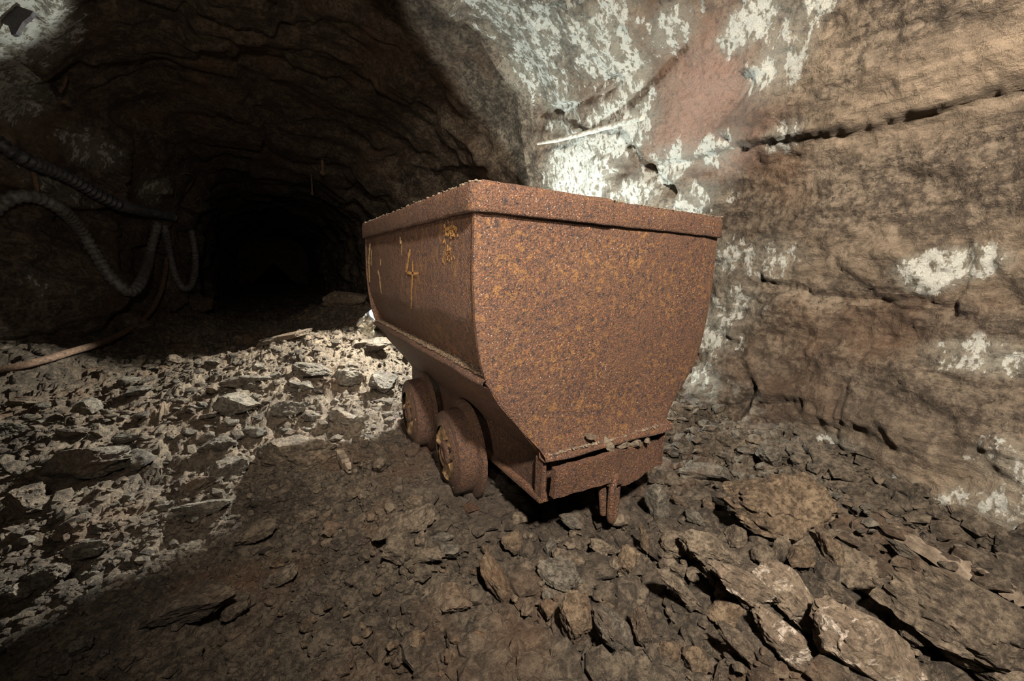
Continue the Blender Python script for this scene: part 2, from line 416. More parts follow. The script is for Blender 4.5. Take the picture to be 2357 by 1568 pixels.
# beyond the corner the right wall is knobbly
far = sm(2.8, 3.2, pf[:, 1])
dR = dR * (1 - far) + far * (0.08 * h1 + 0.05 * h2 + 0.022 * h3 + 0.07 * lowf + 0.008 * fine)
lower = sm(0.05, -0.35, pf[:, 2] - EYE) * (1 - far)
dR = dR + lower * (0.018 * h2 + 0.010 * h3 + 0.012 * ridge)
keep = sm(.6, 1.3, pf[:, 0]) * (1 - sm(2.0, 2.5, pf[:, 1]))     # the shoulder near the camera belongs to the wall
right = np.maximum(right, keep); up = up * (1 - keep)
dR = dR - keep * sm(.45, .75, pf[:, 2] - EYE) * (0.022 * h1 + .015 * h2) * .9
wsum = up ** 2 + right ** 2 + left ** 2 + 1e-6
disp = (up ** 2 * dC + right ** 2 * dR + left ** 2 * dL) / wsum
def blur(a):
    for ax_ in (0, 1):
        a = (np.roll(a, 1, ax_) + 2 * a + np.roll(a, -1, ax_)) / 4
    return a
disp = blur(blur(disp.reshape(R_, V_))).reshape(-1)
# long bedding ledge across the right wall: rock above it stands proud
zl = 0.545 + 0.035 * T_ + 0.035 * perlin(pf * 2.0).reshape(R_, V_)
led = sm(-0.012, 0.018, Z_ - zl) * sm(0.9, 1.5, S_) * (1 - sm(2.0, 2.3, T_)) * (1 - sm(0.15, 0.75, Z_ - zl))
grainy = fbm(pf * np.array([42, 24, 46]), 2, 0.6)
disp = disp + grainy * (0.0085 * right ** 2 + 0.005 * (up ** 2 + left ** 2)) / wsum
disp = disp.reshape(R_, V_) - 0.045 * led + rec
# lower wall bulges into the room near the floor
disp -= 0.10 * sm(1.2, 1.9, S_) * sm(-0.25, -0.55, Z_) * (1 - sm(2.2, 2.8, T_))
# cracks in the wall, traced on the plane it stands in
def crack(pix, depth, width, s0=1.86):
    q_ = []
    for x, y in pix:
        r_ = ray(x, y); k_ = s0 / r_[0]; q_.append((r_[1] * k_, r_[2] * k_))
    out = np.zeros(S_.shape)
    wig = 0.03 * perlin(pf * 5.0).reshape(R_, V_)
    for (t0_, z0_), (t1_, z1_) in zip(q_[:-1], q_[1:]):
        dt_, dz_ = t1_ - t0_, z1_ - z0_
        u_ = np.clip(((T_ - t0_) * dt_ + (Z_ - z0_) * dz_) / (dt_ * dt_ + dz_ * dz_), 0, 1)
        d_ = np.hypot(T_ - t0_ - u_ * dt_, Z_ - z0_ - u_ * dz_) + wig
        out = np.maximum(out, np.exp(-(d_ / width) ** 2))
    return depth * out * sm(1.2, 1.5, S_) * (T_ < 3.2)
disp += crack([(1195, 225), (1240, 180), (1290, 130), (1335, 90)], .05, .022)
disp += crack([(1310, 278), (1390, 238), (1480, 190)], .03, .016)
disp += crack([(1520, 440), (1480, 400), (1460, 330), (1485, 280)], .05, .03)
disp += crack([(1700, 330), (1640, 300), (1690, 250), (1740, 180)], .025, .02)
disp += crack([(2185, 560), (2190, 640), (2150, 720), (1990, 700), (1850, 690)], .022, .012)
disp += crack([(2357, 700), (2200, 730), (2060, 760)], .02, .012)
disp += crack([(1640, 700), (1700, 660), (1800, 672)], .03, .02)
disp += crack([(1580, 760), (1640, 800), (1700, 900), (1660, 960)], .04, .025)
disp += crack([(1940, 830), (1900, 900), (1890, 1000)], .02, .014)
# boulder-like bulge of the left wall and a nose above it
def bulge(x, y, depth_s, rad, amp):
    r = ray(x, y); c = CAM + r * (depth_s / r[0])
    d2 = ((P - c) ** 2 / np.array([rad[0], rad[1], rad[2]]) ** 2).sum(-1)
    return amp * np.exp(-d2)
disp -= bulge(90, 660, -1.75, (.6, .55, .42), 0.42)
disp -= bulge(230, 400, -1.6, (.6, .9, .22), 0.26)
disp -= bulge(400, 440, -1.05, (.5, .5, .18), 0.16)
disp += bulge(300, 600, -1.4, (.5, .5, .35), 0.22)
P = P + Nn * disp[..., None]
# sharp relief of the white face: nothing here, colour masks come after the mesh exists

vL, vR = int(NV * 0.345), int(NV * 0.665)
parts = {}
for nm, a, b, mat, lab, cat in (
        ('wall_left', 0, vL + 1, MAT_WALL_L, 'dark rough rock wall on the left hung with old hoses', 'wall'),
        ('ceiling', vL, vR + 1, MAT_CEIL, 'dark layered rock roof of the tunnel', 'ceiling'),
        ('wall_right', vR, NV, MAT_WALL_R, 'brown rock wall with white mineral crust right of the cart', 'wall')):
    o = obj(nm, grid_mesh(nm, P[:, a:b]), mat)
    tag(o, lab, cat, kind='structure'); parts[nm] = (o, a, b)
cap = P[-1, :, :]
capc = np.array([[0.3, TS[-1], 0.9]])
me = tri_mesh('wall_back', np.concatenate([cap, capc]), [[i, i + 1, NV] for i in range(NV - 1)])
tag(obj('wall_back', me, MAT_WALL_L), 'black rock face closing the far end of the tunnel', 'wall', kind='structure')
capn = P[0, :, :]
me = tri_mesh('wall_front', np.concatenate([capn, [[0.0, TS[0], 0.9]]]), [[i + 1, i, NV] for i in range(NV - 1)])
tag(obj('wall_front', me, MAT_WALL_L), 'rock face of the chamber behind the camera', 'wall', kind='structure')

# ------------------------------------------------------------------ floor
FT = np.concatenate([np.linspace(-2.2, -0.25, 24)[:-1], spaced(-0.25, 20.5, 0.0062, 0.0066)])
FS = np.linspace(-2.9, 2.45, 660)
def floor_base(S, T):
    z = np.full(np.broadcast(S, T).shape, -0.905)
    z = z + 0.36 * np.exp(-((S - 0.55) / 1.05) ** 2 - ((T - 3.45) / 0.85) ** 2)
    z = z + 0.10 * np.exp(-((S + 0.1) / 0.7) ** 2 - ((T - 2.6) / 0.5) ** 2)
    z = z + 0.22 * sm(1.55, 2.15, S) * (0.5 + 0.5 * sm(-0.5, 1.0, T)) + 0.10 * np.exp(-((S - 1.75) / .3) ** 2 - ((T - 2.0) / .8) ** 2)
    z = z + 0.32 * sm(-1.0, -2.0, S) * sm(3.0, 4.5, T)
    z = z + 0.42 * np.exp(-((S - 0.95) / 0.6) ** 2 - ((T - 6.4) / 0.9) ** 2)
    z = z + 0.25 * np.exp(-((S + .9) / 0.5) ** 2 - ((T - 6.2) / 1.2) ** 2)
    z = z + 0.05 * np.exp(-((S - 1.15) / 0.45) ** 2 - ((T - 0.55) / 0.2) ** 2)
    z = z + 0.075 * np.exp(-((S - .9) / 0.75) ** 4 - ((T - 1.55) / 0.85) ** 4)
    z = z - 0.05 * sm(6.8, 10, T)
    return z + EYE
Fm = np.zeros((len(FT), len(FS), 3)); Fm[..., 0] = FS[None]; Fm[..., 1] = FT[:, None]
Fm[..., 2] = floor_base(Fm[..., 0], Fm[..., 1])
ff_ = Fm.reshape(-1, 3)
q = ff_ * np.array([1, 1, 0.0])
wob = q + 0.05 * np.stack([perlin(q * 4), perlin(q * 4 + 31), 0 * q[:, 0]], -1)
h1, c1 = facet(wob * 2.2 + 1.5, 1.0)
h2, c2 = facet(wob * np.array([6.2, 7.5, 6]) + 8.2, 1.1)
h3, c3 = facet(wob * np.array([17, 20, 17.]) + 4.4, 1.2)
soil = sm(0.55, -0.5, ff_[:, 0]) * sm(2.1, 1.5, ff_[:, 1])       # finer ground at the lower left
cartzone = np.exp(-((ff_[:, 0] - .9) / .6) ** 4 - ((ff_[:, 1] - 1.5) / .9) ** 4)
hill = np.exp(-((ff_[:, 0] + 0.1) / 1.5) ** 4 - ((ff_[:, 1] - 2.9) / 1.3) ** 4)
amp = (1 - 0.45 * soil) * (1 - 0.5 * cartzone)
Fd = (0.045 - .02 * hill) * fbm(q * 1.7, 3) + amp * ((0.030 - .014 * hill) * h1 + (0.026 - .004 * hill) * h2 + (0.012 + 0.004 * hill) * h3 - 0.012 * np.exp(-(c2 / .05) ** 2) - 0.02 * np.exp(-(c1 / .03) ** 2) * (1 - soil)) + 0.007 * fbm(q * 30, 3, 0.6) + 0.004 * fbm(q * 85, 2)
Fm[..., 2] += Fd.reshape(len(FT), len(FS))
floor = obj('floor', grid_mesh('floor', Fm), MAT_FLOOR)
tag(floor, 'rubble-strewn brown earth floor of the mine', 'floor', kind='structure')
def floor_z(x, y):
    i = np.clip(np.searchsorted(FT, y) - 1, 0, len(FT) - 2); j = np.clip(((x - FS[0]) / (FS[1] - FS[0])).astype(int), 0, len(FS) - 2)
    a = np.clip((y - FT[i]) / (FT[i + 1] - FT[i]), 0, 1); b = np.clip((x - FS[j]) / (FS[1] - FS[0]), 0, 1)
    Zf = Fm[..., 2]
    return Zf[i, j] * (1 - a) * (1 - b) + Zf[i + 1, j] * a * (1 - b) + Zf[i, j + 1] * (1 - a) * b + Zf[i + 1, j + 1] * a * b

# ------------------------------------------------------------------ pixel -> surface
bpy.context.view_layer.update()
SURF = [parts[k][0] for k in parts] + [floor]
def hit(x, y, which=None):
    d = ray(x, y); L = np.linalg.norm(d); best = None
    for o in (which or SURF):
        ok, loc, nor, _ = o.ray_cast(Vector(CAM), Vector(d / L), distance=30)
        if ok:
            k = (np.array(loc) - CAM).dot(d) / L ** 2
            if best is None or k < best: best = k
    return best                        # depth along the optical axis
def at(x, y, depth): return CAM + ray(x, y) * depth

def paint(o, verts, spots_by_attr):
    for name, spots in spots_by_attr.items():
        v = np.zeros(len(verts), np.float32)
        for (x, y, rx, ry, s) in spots:
            k = hit(x, y, [o])
            if k is None: k = hit(x, y)
            if k is None: continue
            c = at(x, y, k); r = ray(x, y)
            ex = ROT @ np.array([1, 0, 0.0]); ey = ROT @ np.array([0, 1.0, 0])
            d = verts - c
            # true size on the rock: across the tunnel wall the picture foreshortens, so measure in the rays' plane at that depth
            px = d @ ex / (rx * k / F); py = d @ ey / (ry * k / F)
            dz = (d @ (ROT @ np.array([0, 0, 1.0]))) / (1.1 * max(rx, ry) * k / F + 0.01)
            v = np.maximum(v, s * np.clip(1.35 - np.sqrt(px ** 2 + py ** 2 + dz ** 2), 0, 1))
        attr(o.data, name, np.clip(v, 0, 1))

SP_R = dict(
    white=[(1330, 400, 105, 85, 1.25), (1420, 300, 100, 60, 1.0), (1300, 240, 80, 60, .75), (1230, 140, 110, 90, .7), (1380, 100, 120, 100, .62),
           (1450, 180, 60, 50, .85), (1260, 40, 200, 60, .6), (1720, 60, 70, 45, .9), (1760, 170, 50, 40, .75), (1790, 130, 60, 90, .6), (1540, 70, 70, 45, .65), (1560, 375, 70, 40, .6), (1640, 350, 70, 30, .66),
           (1800, 315, 50, 30, .7), (1480, 430, 90, 40, .75), (1600, 470, 80, 50, .5), (1660, 600, 60, 60, .5), (1760, 600, 90, 60, .42), (1640, 760, 60, 70, .62), (1690, 700, 60, 70, .5), (1620, 880, 50, 50, .45),
           (2180, 612, 78, 40, 1.2), (2140, 640, 45, 35, 1.1), (2300, 830, 110, 40, .62), (2230, 800, 80, 30, .5), (2060, 1130, 80, 40, .5), (2300, 1180, 90, 60, .5), (2340, 1080, 50, 80, .45), (1920, 1020, 60, 30, .4), (1900, 0, 60, 30, .7), (1300, 20, 60, 40, .6)],
    pale=[(2200, 180, 260, 90, .9), (2330, 150, 120, 100, .9), (2000, 280, 120, 60, .7), (1850, 150, 90, 90, .5), (2300, 600, 150, 90, .5), (1900, 600, 200, 60, .4), (2250, 1150, 140, 90, .6), (2000, 1000, 120, 60, .4)],
    pink=[(1630, 200, 130, 120, 1.0), (1580, 300, 100, 80, .9), (1680, 330, 110, 60, .7)],
    dark=[(1700, 280, 60, 45, .5), (1460, 410, 40, 50, .6), (1260, 290, 50, 25, .5), (1560, 960, 45, 60, .5), (1800, 1010, 120, 50, .4), (1850, 870, 240, 110, .34), (2100, 920, 230, 90, .32), (2000, 760, 240, 50, .3), (1780, 520, 130, 60, .25), (1530, 50, 60, 30, .4)])  # the dark spot low beside the cart paints the cart's shadow on the wall
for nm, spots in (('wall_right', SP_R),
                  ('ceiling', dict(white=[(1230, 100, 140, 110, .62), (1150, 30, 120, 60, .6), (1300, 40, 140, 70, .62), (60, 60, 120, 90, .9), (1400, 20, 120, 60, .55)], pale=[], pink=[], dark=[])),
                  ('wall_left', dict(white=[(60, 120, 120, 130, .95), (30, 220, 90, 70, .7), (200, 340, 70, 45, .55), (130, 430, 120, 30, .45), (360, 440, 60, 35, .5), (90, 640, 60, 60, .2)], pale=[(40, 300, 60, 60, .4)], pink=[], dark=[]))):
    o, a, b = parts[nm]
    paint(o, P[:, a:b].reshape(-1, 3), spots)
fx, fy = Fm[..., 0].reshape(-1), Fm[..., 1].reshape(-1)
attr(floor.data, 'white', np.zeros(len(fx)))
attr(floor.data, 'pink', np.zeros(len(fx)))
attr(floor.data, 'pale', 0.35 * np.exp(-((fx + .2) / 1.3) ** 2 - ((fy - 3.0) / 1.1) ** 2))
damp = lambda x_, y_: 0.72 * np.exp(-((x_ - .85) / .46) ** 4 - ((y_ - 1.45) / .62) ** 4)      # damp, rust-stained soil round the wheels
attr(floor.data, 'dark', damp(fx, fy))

# ------------------------------------------------------------------ the mine cart
SC = 0.908                                    # middle of the cart across the tunnel
T0, T1 = 0.90, 2.165                          # front and rear plate
cart = empty('mine_cart', (SC, 1.53, 0.0))
tag(cart, 'rusted steel mine cart with tapered tub standing on its wheels', 'mine cart')
ORG = np.array([SC, 1.53, 0.0])
# half width of the tub against height (height measured from the eye)
PZ = np.array([.150, .05, -.03, -.13, -.20, -.250, -.287, -.320, -.355, -.395, -.45, -.51, -.535])
PW = np.array([.476, .477, .477, .470, .460, .449, .437, .421, .400, .367, .318, .266, .252])
def half(z): return np.interp(-z, -PZ, PW)
def w2(P_): return np.asarray(P_, float) + np.array([SC, 0, EYE]) - ORG     # (s, t, z-eye) -> cart space
def cpart(name, me, mat, parent=None, label=None):
    o = obj(name, me, mat, parent or cart)
    if label: o['label'] = label
    return o
def solid_grid(name, G, nrm_shift, smooth=True):
    """G (r,c,3) outer surface; a second skin shifted by nrm_shift closes it into a plate"""
    r, c = G.shape[:2]
    B = G + nrm_shift
    V = np.concatenate([G.reshape(-1, 3), B.reshape(-1, 3)])
    idx = np.arange(r * c).reshape(r, c); n = r * c
    f = []
    for i in range(r - 1):
        for j in range(c - 1):
            f.append((idx[i, j], idx[i, j + 1], idx[i + 1, j + 1], idx[i + 1, j]))
            f.append((n + idx[i, j], n + idx[i + 1, j], n + idx[i + 1, j + 1], n + idx[i, j + 1]))
    loop = list(idx[0, :]) + list(idx[1:, -1]) + list(idx[-1, -2::-1]) + list(idx[-2:0:-1, 0])
    for k in range(len(loop)):
        a, b = loop[k], loop[(k + 1) % len(loop)]
        f.append((b, a, n + a, n + b))
    me = bpy.data.meshes.new(name)
    me.from_pydata(V.tolist(), [], [tuple(int(x) for x in q_) for q_ in f])
    me.polygons.foreach_set('use_smooth', np.full(len(me.polygons), smooth))
    me.update()
    me.set_sharp_from_angle(angle=math.radians(38))
    return me
def end_plate(t, sgn):
    z = np.linspace(.15, -.535, 70); u = np.linspace(-1, 1, 61)
    Z, U = np.meshgrid(z, u, indexing='ij')
    W = np.interp(-Z, -PZ, PW)
    s = U * W
    dent = 0.004 * perlin(np.stack([s, Z, 0 * s + 3.3], -1).reshape(-1, 3) * 3.5).reshape(s.shape)
    tt = t + sgn * (dent - 0.028 * np.clip((-.40 - Z) / .135, 0, 1) ** 2)
    tt = tt + sgn * 0.006 * (np.abs(U) ** 30)
    return np.stack([s, tt, Z], -1)
G = end_plate(T0, 1)
cpart('front_plate', solid_grid('front_plate', w2(G), np.array([0, 0.012, 0])), MAT_RUST, label='pitted rust-brown front plate')
G = end_plate(T1, -1)
cpart('rear_plate', solid_grid('rear_plate', w2(G), np.array([0, -0.012, 0])), MAT_RUST_SIDE)
# side plates: upper side curving in to the ledge, lower side sloping to the frame
t = np.linspace(T0 + .004, T1 - .004, 70)
for sg in (-1, 1):
    z = np.concatenate([np.linspace(.15, -.1, 24), np.linspace(-.11, -.285, 26)])
    wv = half(z) - 0.004 - 0.034 * sm(-.08, -.285, z) ** 1.3
    Z, T = np.meshgrid(z, t, indexing='ij'); W = np.repeat(wv[:, None], len(t), 1)
    W = W + 0.0035 * perlin(np.stack([T, Z, 0 * T + 5.5 + sg], -1).reshape(-1, 3) * 4).reshape(T.shape)
    cpart('side_plate', solid_grid('side_plate', w2(np.stack([sg * W, T, Z], -1)), np.array([-sg * .010, 0, 0])), MAT_RUST_SIDE)
    z = np.linspace(-.296, -.535, 30); wv = np.interp(-z, [.296, .40, .535], [.436, .360, .253])
    Z, T = np.meshgrid(z, t, indexing='ij'); W = np.repeat(wv[:, None], len(t), 1)
    cpart('belly_plate', solid_grid('belly_plate', w2(np.stack([sg * W, T, Z], -1)), np.array([-sg * .010, 0, .004])), MAT_RUST_SIDE)
    # ledge: a flat bar with an uneven edge running along the side
    prof = [(.396, -.279), (.425, -.282), (.440, -.285), (.448, -.291), (.448, -.300), (.440, -.306), (.420, -.309), (.396, -.309)]
    GG = np.zeros((len(prof), len(t), 3))
    for k, (w_, z_) in enumerate(prof):
        GG[k, :, 0] = sg * (w_ + 0.002 * np.sin(t * 23 + k)); GG[k, :, 1] = t; GG[k, :, 2] = z_ + 0.002 * np.sin(t * 17)
    GG = np.concatenate([GG, GG[:1]], 0)
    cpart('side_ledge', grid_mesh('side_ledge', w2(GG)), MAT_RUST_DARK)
# floor of the tub
fl = np.zeros((2, 2, 3)); fl[0, :, 0] = -.252; fl[1, :, 0] = .252; fl[:, 0, 1] = T0 + .02; fl[:, 1, 1] = T1 - .02; fl[..., 2] = -.530
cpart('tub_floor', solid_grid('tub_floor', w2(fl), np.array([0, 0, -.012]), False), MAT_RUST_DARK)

def sweep_closed(path, prof):
    """path (n,2) closed outline in (s,t) with outward normals, prof list of (out, z)"""
    n = len(path)
    tang = np.roll(path, -1, 0) - np.roll(path, 1, 0); tang /= np.linalg.norm(tang, axis=1)[:, None]
    nor = np.stack([tang[:, 1], -tang[:, 0]], -1)
    V = np.zeros((len(prof), n, 3))
    for k, (o_, z_) in enumerate(prof):
        V[k, :, :2] = path + nor * o_; V[k, :, 2] = z_
    return V
hw = .478; rr = .018
pts = []
def seg(a, b, n): return [a + (b - a) * k / n for k in range(n)]
corner = lambda cx, cy, a0: [np.array([cx + rr * math.cos(a0 + k * math.pi / 12), cy + rr * math.sin(a0 + k * math.pi / 12)]) for k in range(7)]
A = [(hw - rr, T0 + rr, -math.pi / 2), (hw - rr, T1 - rr, 0), (-hw + rr, T1 - rr, math.pi / 2), (-hw + rr, T0 + rr, math.pi)]
for i_, (cx_, cy_, a0) in enumerate(A):
    c_ = corner(cx_, cy_, a0); pts += c_
    nx, ny, na = A[(i_ + 1) % 4]
    nxt = np.array([nx + rr * math.cos(na), ny + rr * math.sin(na)])
    pts += seg(c_[-1], nxt, 60)[1:]
path = np.array(pts)
prof = [(.000, .131), (.009, .130), (.0125, .136), (.0125, .165), (.012, .186), (.008, .197), (.0, .200), (-.014, .199), (-.016, .190), (-.016, .131)]
V = sweep_closed(path, prof)
wv = 0.0022 * perlin(np.stack([V[..., 0] * 14, V[..., 1] * 14, V[..., 2] * 30], -1).reshape(-1, 3)).reshape(V.shape[:2])
V[..., 2] += wv * 1.2; V[..., 0] += np.sign(V[..., 0]) * np.abs(wv) * (np.abs(V[..., 0]) > hw - .03)
V[..., 1] += wv * (V[..., 1] < T0 + .03)
# the front strap is lapped and hammered in its left half
lap = sm(-.47, -.46, V[..., 0]) * (1 - sm(-.055, -.045, V[..., 0])) * (V[..., 1] < T0 + .01)
V[..., 1] -= .004 * lap; V[2:8, :, 2] += (.004 * lap * sm(.14, .19, V[..., 2]))[2:8]
V = np.concatenate([V, V[:1]], 0); V = np.concatenate([V, V[:, :1]], 1)
cpart('rim_band', grid_mesh('rim_band', w2(V)), MAT_RUST_RIM, label='flaking riveted steel band around the tub rim')

def box_mesh(name, x0, x1, y0, y1, z0, z1, bev=.003, jit=0.0, seed=0):
    import bmesh
    bm = bmesh.new()
    bmesh.ops.create_cube(bm, size=1)
    for v in bm.verts:
        v.co = Vector(((x0 + x1) / 2 + v.co.x * (x1 - x0), (y0 + y1) / 2 + v.co.y * (y1 - y0), (z0 + z1) / 2 + v.co.z * (z1 - z0)))
    if bev: bmesh.ops.bevel(bm, geom=bm.edges[:], offset=bev, segments=2, affect='EDGES')
    me = bpy.data.meshes.new(name); bm.to_mesh(me); bm.free()
    co = np.zeros(len(me.vertices) * 3, np.float32); me.vertices.foreach_get('co', co)
    co = w2(co.reshape(-1, 3)); me.vertices.foreach_set('co', co.astype(np.float32).reshape(-1)); me.update()
    return me
# frame: two side channels open outwards, cross channel at the front
for sg in (-1, 1):
    x = sg * .235
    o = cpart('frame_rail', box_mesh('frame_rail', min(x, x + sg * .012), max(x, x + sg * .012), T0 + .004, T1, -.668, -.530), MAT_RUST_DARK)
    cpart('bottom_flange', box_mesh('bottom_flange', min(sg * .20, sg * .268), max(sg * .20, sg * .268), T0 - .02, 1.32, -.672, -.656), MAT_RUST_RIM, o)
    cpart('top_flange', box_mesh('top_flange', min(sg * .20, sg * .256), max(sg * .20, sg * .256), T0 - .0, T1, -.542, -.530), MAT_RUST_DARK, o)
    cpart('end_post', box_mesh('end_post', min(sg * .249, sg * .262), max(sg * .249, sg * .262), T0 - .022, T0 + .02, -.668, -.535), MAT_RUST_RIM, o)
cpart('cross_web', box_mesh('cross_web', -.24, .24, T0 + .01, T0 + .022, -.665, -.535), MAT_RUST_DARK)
# lip: folded plate below the front plate, uneven
u = np.linspace(-.266, .272, 40); rows = []
for k, (dt, dz) in enumerate([(.012, .008), (-.010, .002), (-.022, -.004), (-.028, -.010), (-.028, -.016), (-.022, -.019), (.010, -.016)]):
    r_ = np.zeros((len(u), 3)); r_[:, 0] = u
    r_[:, 1] = T0 - .012 + dt + .003 * np.sin(u * 30 + k); r_[:, 2] = -.520 + dz + .010 * sm(.0, .29, u) * (1 if k < 3 else .3) + .003 * np.sin(u * 21 + 1)
    rows.append(r_)
rows.append(rows[0]); cpart('front_lip', grid_mesh('front_lip', w2(np.array(rows))), MAT_RUST_RIM)
# bumper: thick plate, right part bent back with a drooping belly
u = np.concatenate([np.linspace(-.248, -.012, 14), np.linspace(-.008, .282, 18)])
G = np.zeros((12, len(u), 3))
for i_, uk in enumerate(u):
    tt = .838 if uk < -.01 else .838 + .012 + .175 * max(0, uk)
    top = np.interp(uk, [-.25, -.01, 0, .282], [-.548, -.550, -.556, -.580])
    if uk < -.01: bot = np.interp(uk, [-.25, -.01], [-.640, -.647])
    else: bot = -.668 - .022 * math.sin(math.pi * np.clip((uk + .02) / .24, 0, 1)) - .01 * sm(.15, .28, uk)
    for k in range(12):
        f_ = k / 11
        G[k, i_] = (uk, tt + .004 * math.sin(f_ * 3 + uk * 9), top + (bot - top) * f_ + .0015 * math.sin(uk * 90 + k))
cpart('bumper_plate', solid_grid('bumper_plate', w2(G), np.array([0, .022, 0])), MAT_RUST_RIM, label='thick bent bumper plate under the front')

def tube(points, radii, sides=12, closed=False, caps=True):
    p = np.asarray(points, float); n = len(p)
    radii = np.broadcast_to(np.asarray(radii, float), (n,))
    tg = (np.roll(p, -1, 0) - np.roll(p, 1, 0)) if closed else np.gradient(p, axis=0)
    tg /= np.linalg.norm(tg, axis=1)[:, None] + 1e-12
    up_ = np.array([0.13, 0.27, 0.95]);
    if abs(tg[0] @ up_) > .9: up_ = np.array([1., .1, 0])
    V = []; u_ = np.cross(tg[0], up_); u_ /= np.linalg.norm(u_)
    for k in range(n):
        u_ = u_ - tg[k] * (u_ @ tg[k]); u_ /= np.linalg.norm(u_)
        w_ = np.cross(tg[k], u_)
        a = np.arange(sides) * 2 * math.pi / sides
        V.append(p[k] + radii[k] * (np.cos(a)[:, None] * u_ + np.sin(a)[:, None] * w_))
    V = np.concatenate(V); f = []
    m_ = n if closed else n - 1
    for k in range(m_):
        for s in range(sides):
            a_, b_ = k * sides + s, k * sides + (s + 1) % sides
            c_, d_ = ((k + 1) % n) * sides + (s + 1) % sides, ((k + 1) % n) * sides + s
            f.append((a_, b_, c_, d_))
    if caps and not closed:
        f.append(tuple(range(sides))[::-1]); f.append(tuple(range((n - 1) * sides, n * sides)))
    return V, f
def smesh(name, V, f, smooth=True):
    me = mesh_from(name, V, f, smooth)
    me.set_sharp_from_angle(angle=math.radians(50)); return me
# coupling: elongated ring hanging from a drawbar eye
def ring(cs, ct, cz, hw_, hh, r_, tilt=0.0, n=36):
    a = np.arange(n) * 2 * math.pi / n
    x = hw_ * np.sign(np.cos(a)) * np.abs(np.cos(a)) ** .8; z = hh * np.sign(np.sin(a)) * np.abs(np.sin(a)) ** .6
    return np.stack([cs + x * math.cos(tilt), ct + x * math.sin(tilt), cz + z], -1)
V, f = tube(w2(ring(.006, .855, -.715, .026, .075, .012, .5)), .0125, 10, True)
cpart('coupling_ring', smesh('coupling_ring', V, f), MAT_RUST_RIM, label='rusty coupling ring hanging under the bumper')
V, f = tube(w2([(-.03, .88, -.64), (-.028, .872, -.70), (-.022, .868, -.77)]), [.014, .013, .011], 10)
cpart('coupling_pin', smesh('coupling_pin', V, f), MAT_RUST_RIM)
cpart('drawbar', box_mesh('drawbar', -.03, .03, .84, 1.1, -.665, -.635), MAT_RUST_DARK)

# wheels and axles
def lathe(prof, n=64):
    """prof: (x outwards along axle, r)"""
    a = np.arange(n) * 2 * math.pi / n
    V = np.concatenate([np.stack([np.full(n, x), r * np.cos(a), r * np.sin(a)], -1) for x, r in prof]); f = []
    for k in range(len(prof) - 1):
        for s in range(n):
            f.append((k * n + s, k * n + (s + 1) % n, (k + 1) * n + (s + 1) % n, (k + 1) * n + s))
    return V, f
WT = (1.325, 1.785); WZ = -.672; WX = .378      # outer face distance from the cart's middle
WS = 1.10                                       # wheel size
def wheel(sg, t_, seed, tilt):
    wprof = [(0.010, .090), (0.004, .108), (0.0, .112), (0.0, .134), (-.006, .139), (-.030, .141), (-.056, .1425), (-.060, .1415), (-.064, .146), (-.067, .163), (-.073, .168), (-.084, .168), (-.088, .162), (-.088, .06), (-.088, .02)]
    r = np.random.RandomState(seed)
    V, f = lathe(wprof)
    V *= 1 + 0.006 * perlin(V * 35 + seed)[:, None]
    V[:, 1:] *= WS
    c = np.array([sg * WX, t_, WZ])
    R3 = Matrix.Rotation(tilt, 3, 'Z') @ Matrix.Rotation(tilt * .6, 3, 'Y')
    R3 = np.array(R3)
    def put(V): return w2((np.asarray(V) * np.array([sg, 1, 1])) @ R3.T + c)
    def fx_(f): return f if sg > 0 else [tuple(reversed(q_)) for q_ in f]
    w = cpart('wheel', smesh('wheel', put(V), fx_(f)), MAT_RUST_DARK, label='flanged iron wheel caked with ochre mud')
    V, f = lathe([(-.006, .116), (-.010, .10), (-.012, .085), (-.012, .07), (-.010, .05), (-.008, .03), (-.008, .0005)], 48)
    V[:, 0] += .016 * np.minimum(perlin(V * 24 + seed), .3) + .006 * perlin(V * 60); V[:, 1:] *= WS
    cpart('mud_filled_dish', smesh('mud_filled_dish', put(V), fx_(f)), MAT_MUD, w)
    V, f = lathe([(-.03, .046), (.008, .044), (.014, .036), (.014, .022), (.004, .018), (.004, .0005)], 28)
    cpart('hub', smesh('hub', put(V), fx_(f)), MAT_RUST_DARK, w)
    for k in range(6):
        a = k * math.pi / 3 + seed
        d = np.array([0, math.cos(a), math.sin(a)])
        V, f = tube([np.array([-.012, 0, 0]) + d * .04, np.array([-.014, 0, 0]) + d * .08, np.array([-.012, 0, 0]) + d * .122], [.017, .013, .015], 10)
        cpart('spoke', smesh('spoke', put(V), f), MAT_MUD, w)
for t_, sd, ti in ((WT[0], 1, -.06), (WT[1], 2, -.05)):
    for sg in (-1, 1): wheel(sg, t_, sd + (4 if sg > 0 else 0), ti if sg < 0 else 0)
    V, f = tube(w2([(-.30, t_, WZ), (0, t_, WZ), (.30, t_, WZ)]), .026, 14)
    cpart('axle', smesh('axle', V, f), MAT_RUST_DARK)
    for sg in (-1, 1):
        cpart('axle_box', box_mesh('axle_box', min(sg * .19, sg * .275), max(sg * .19, sg * .275), t_ - .055, t_ + .055, -.715, -.60, .01), MAT_RUST_DARK)

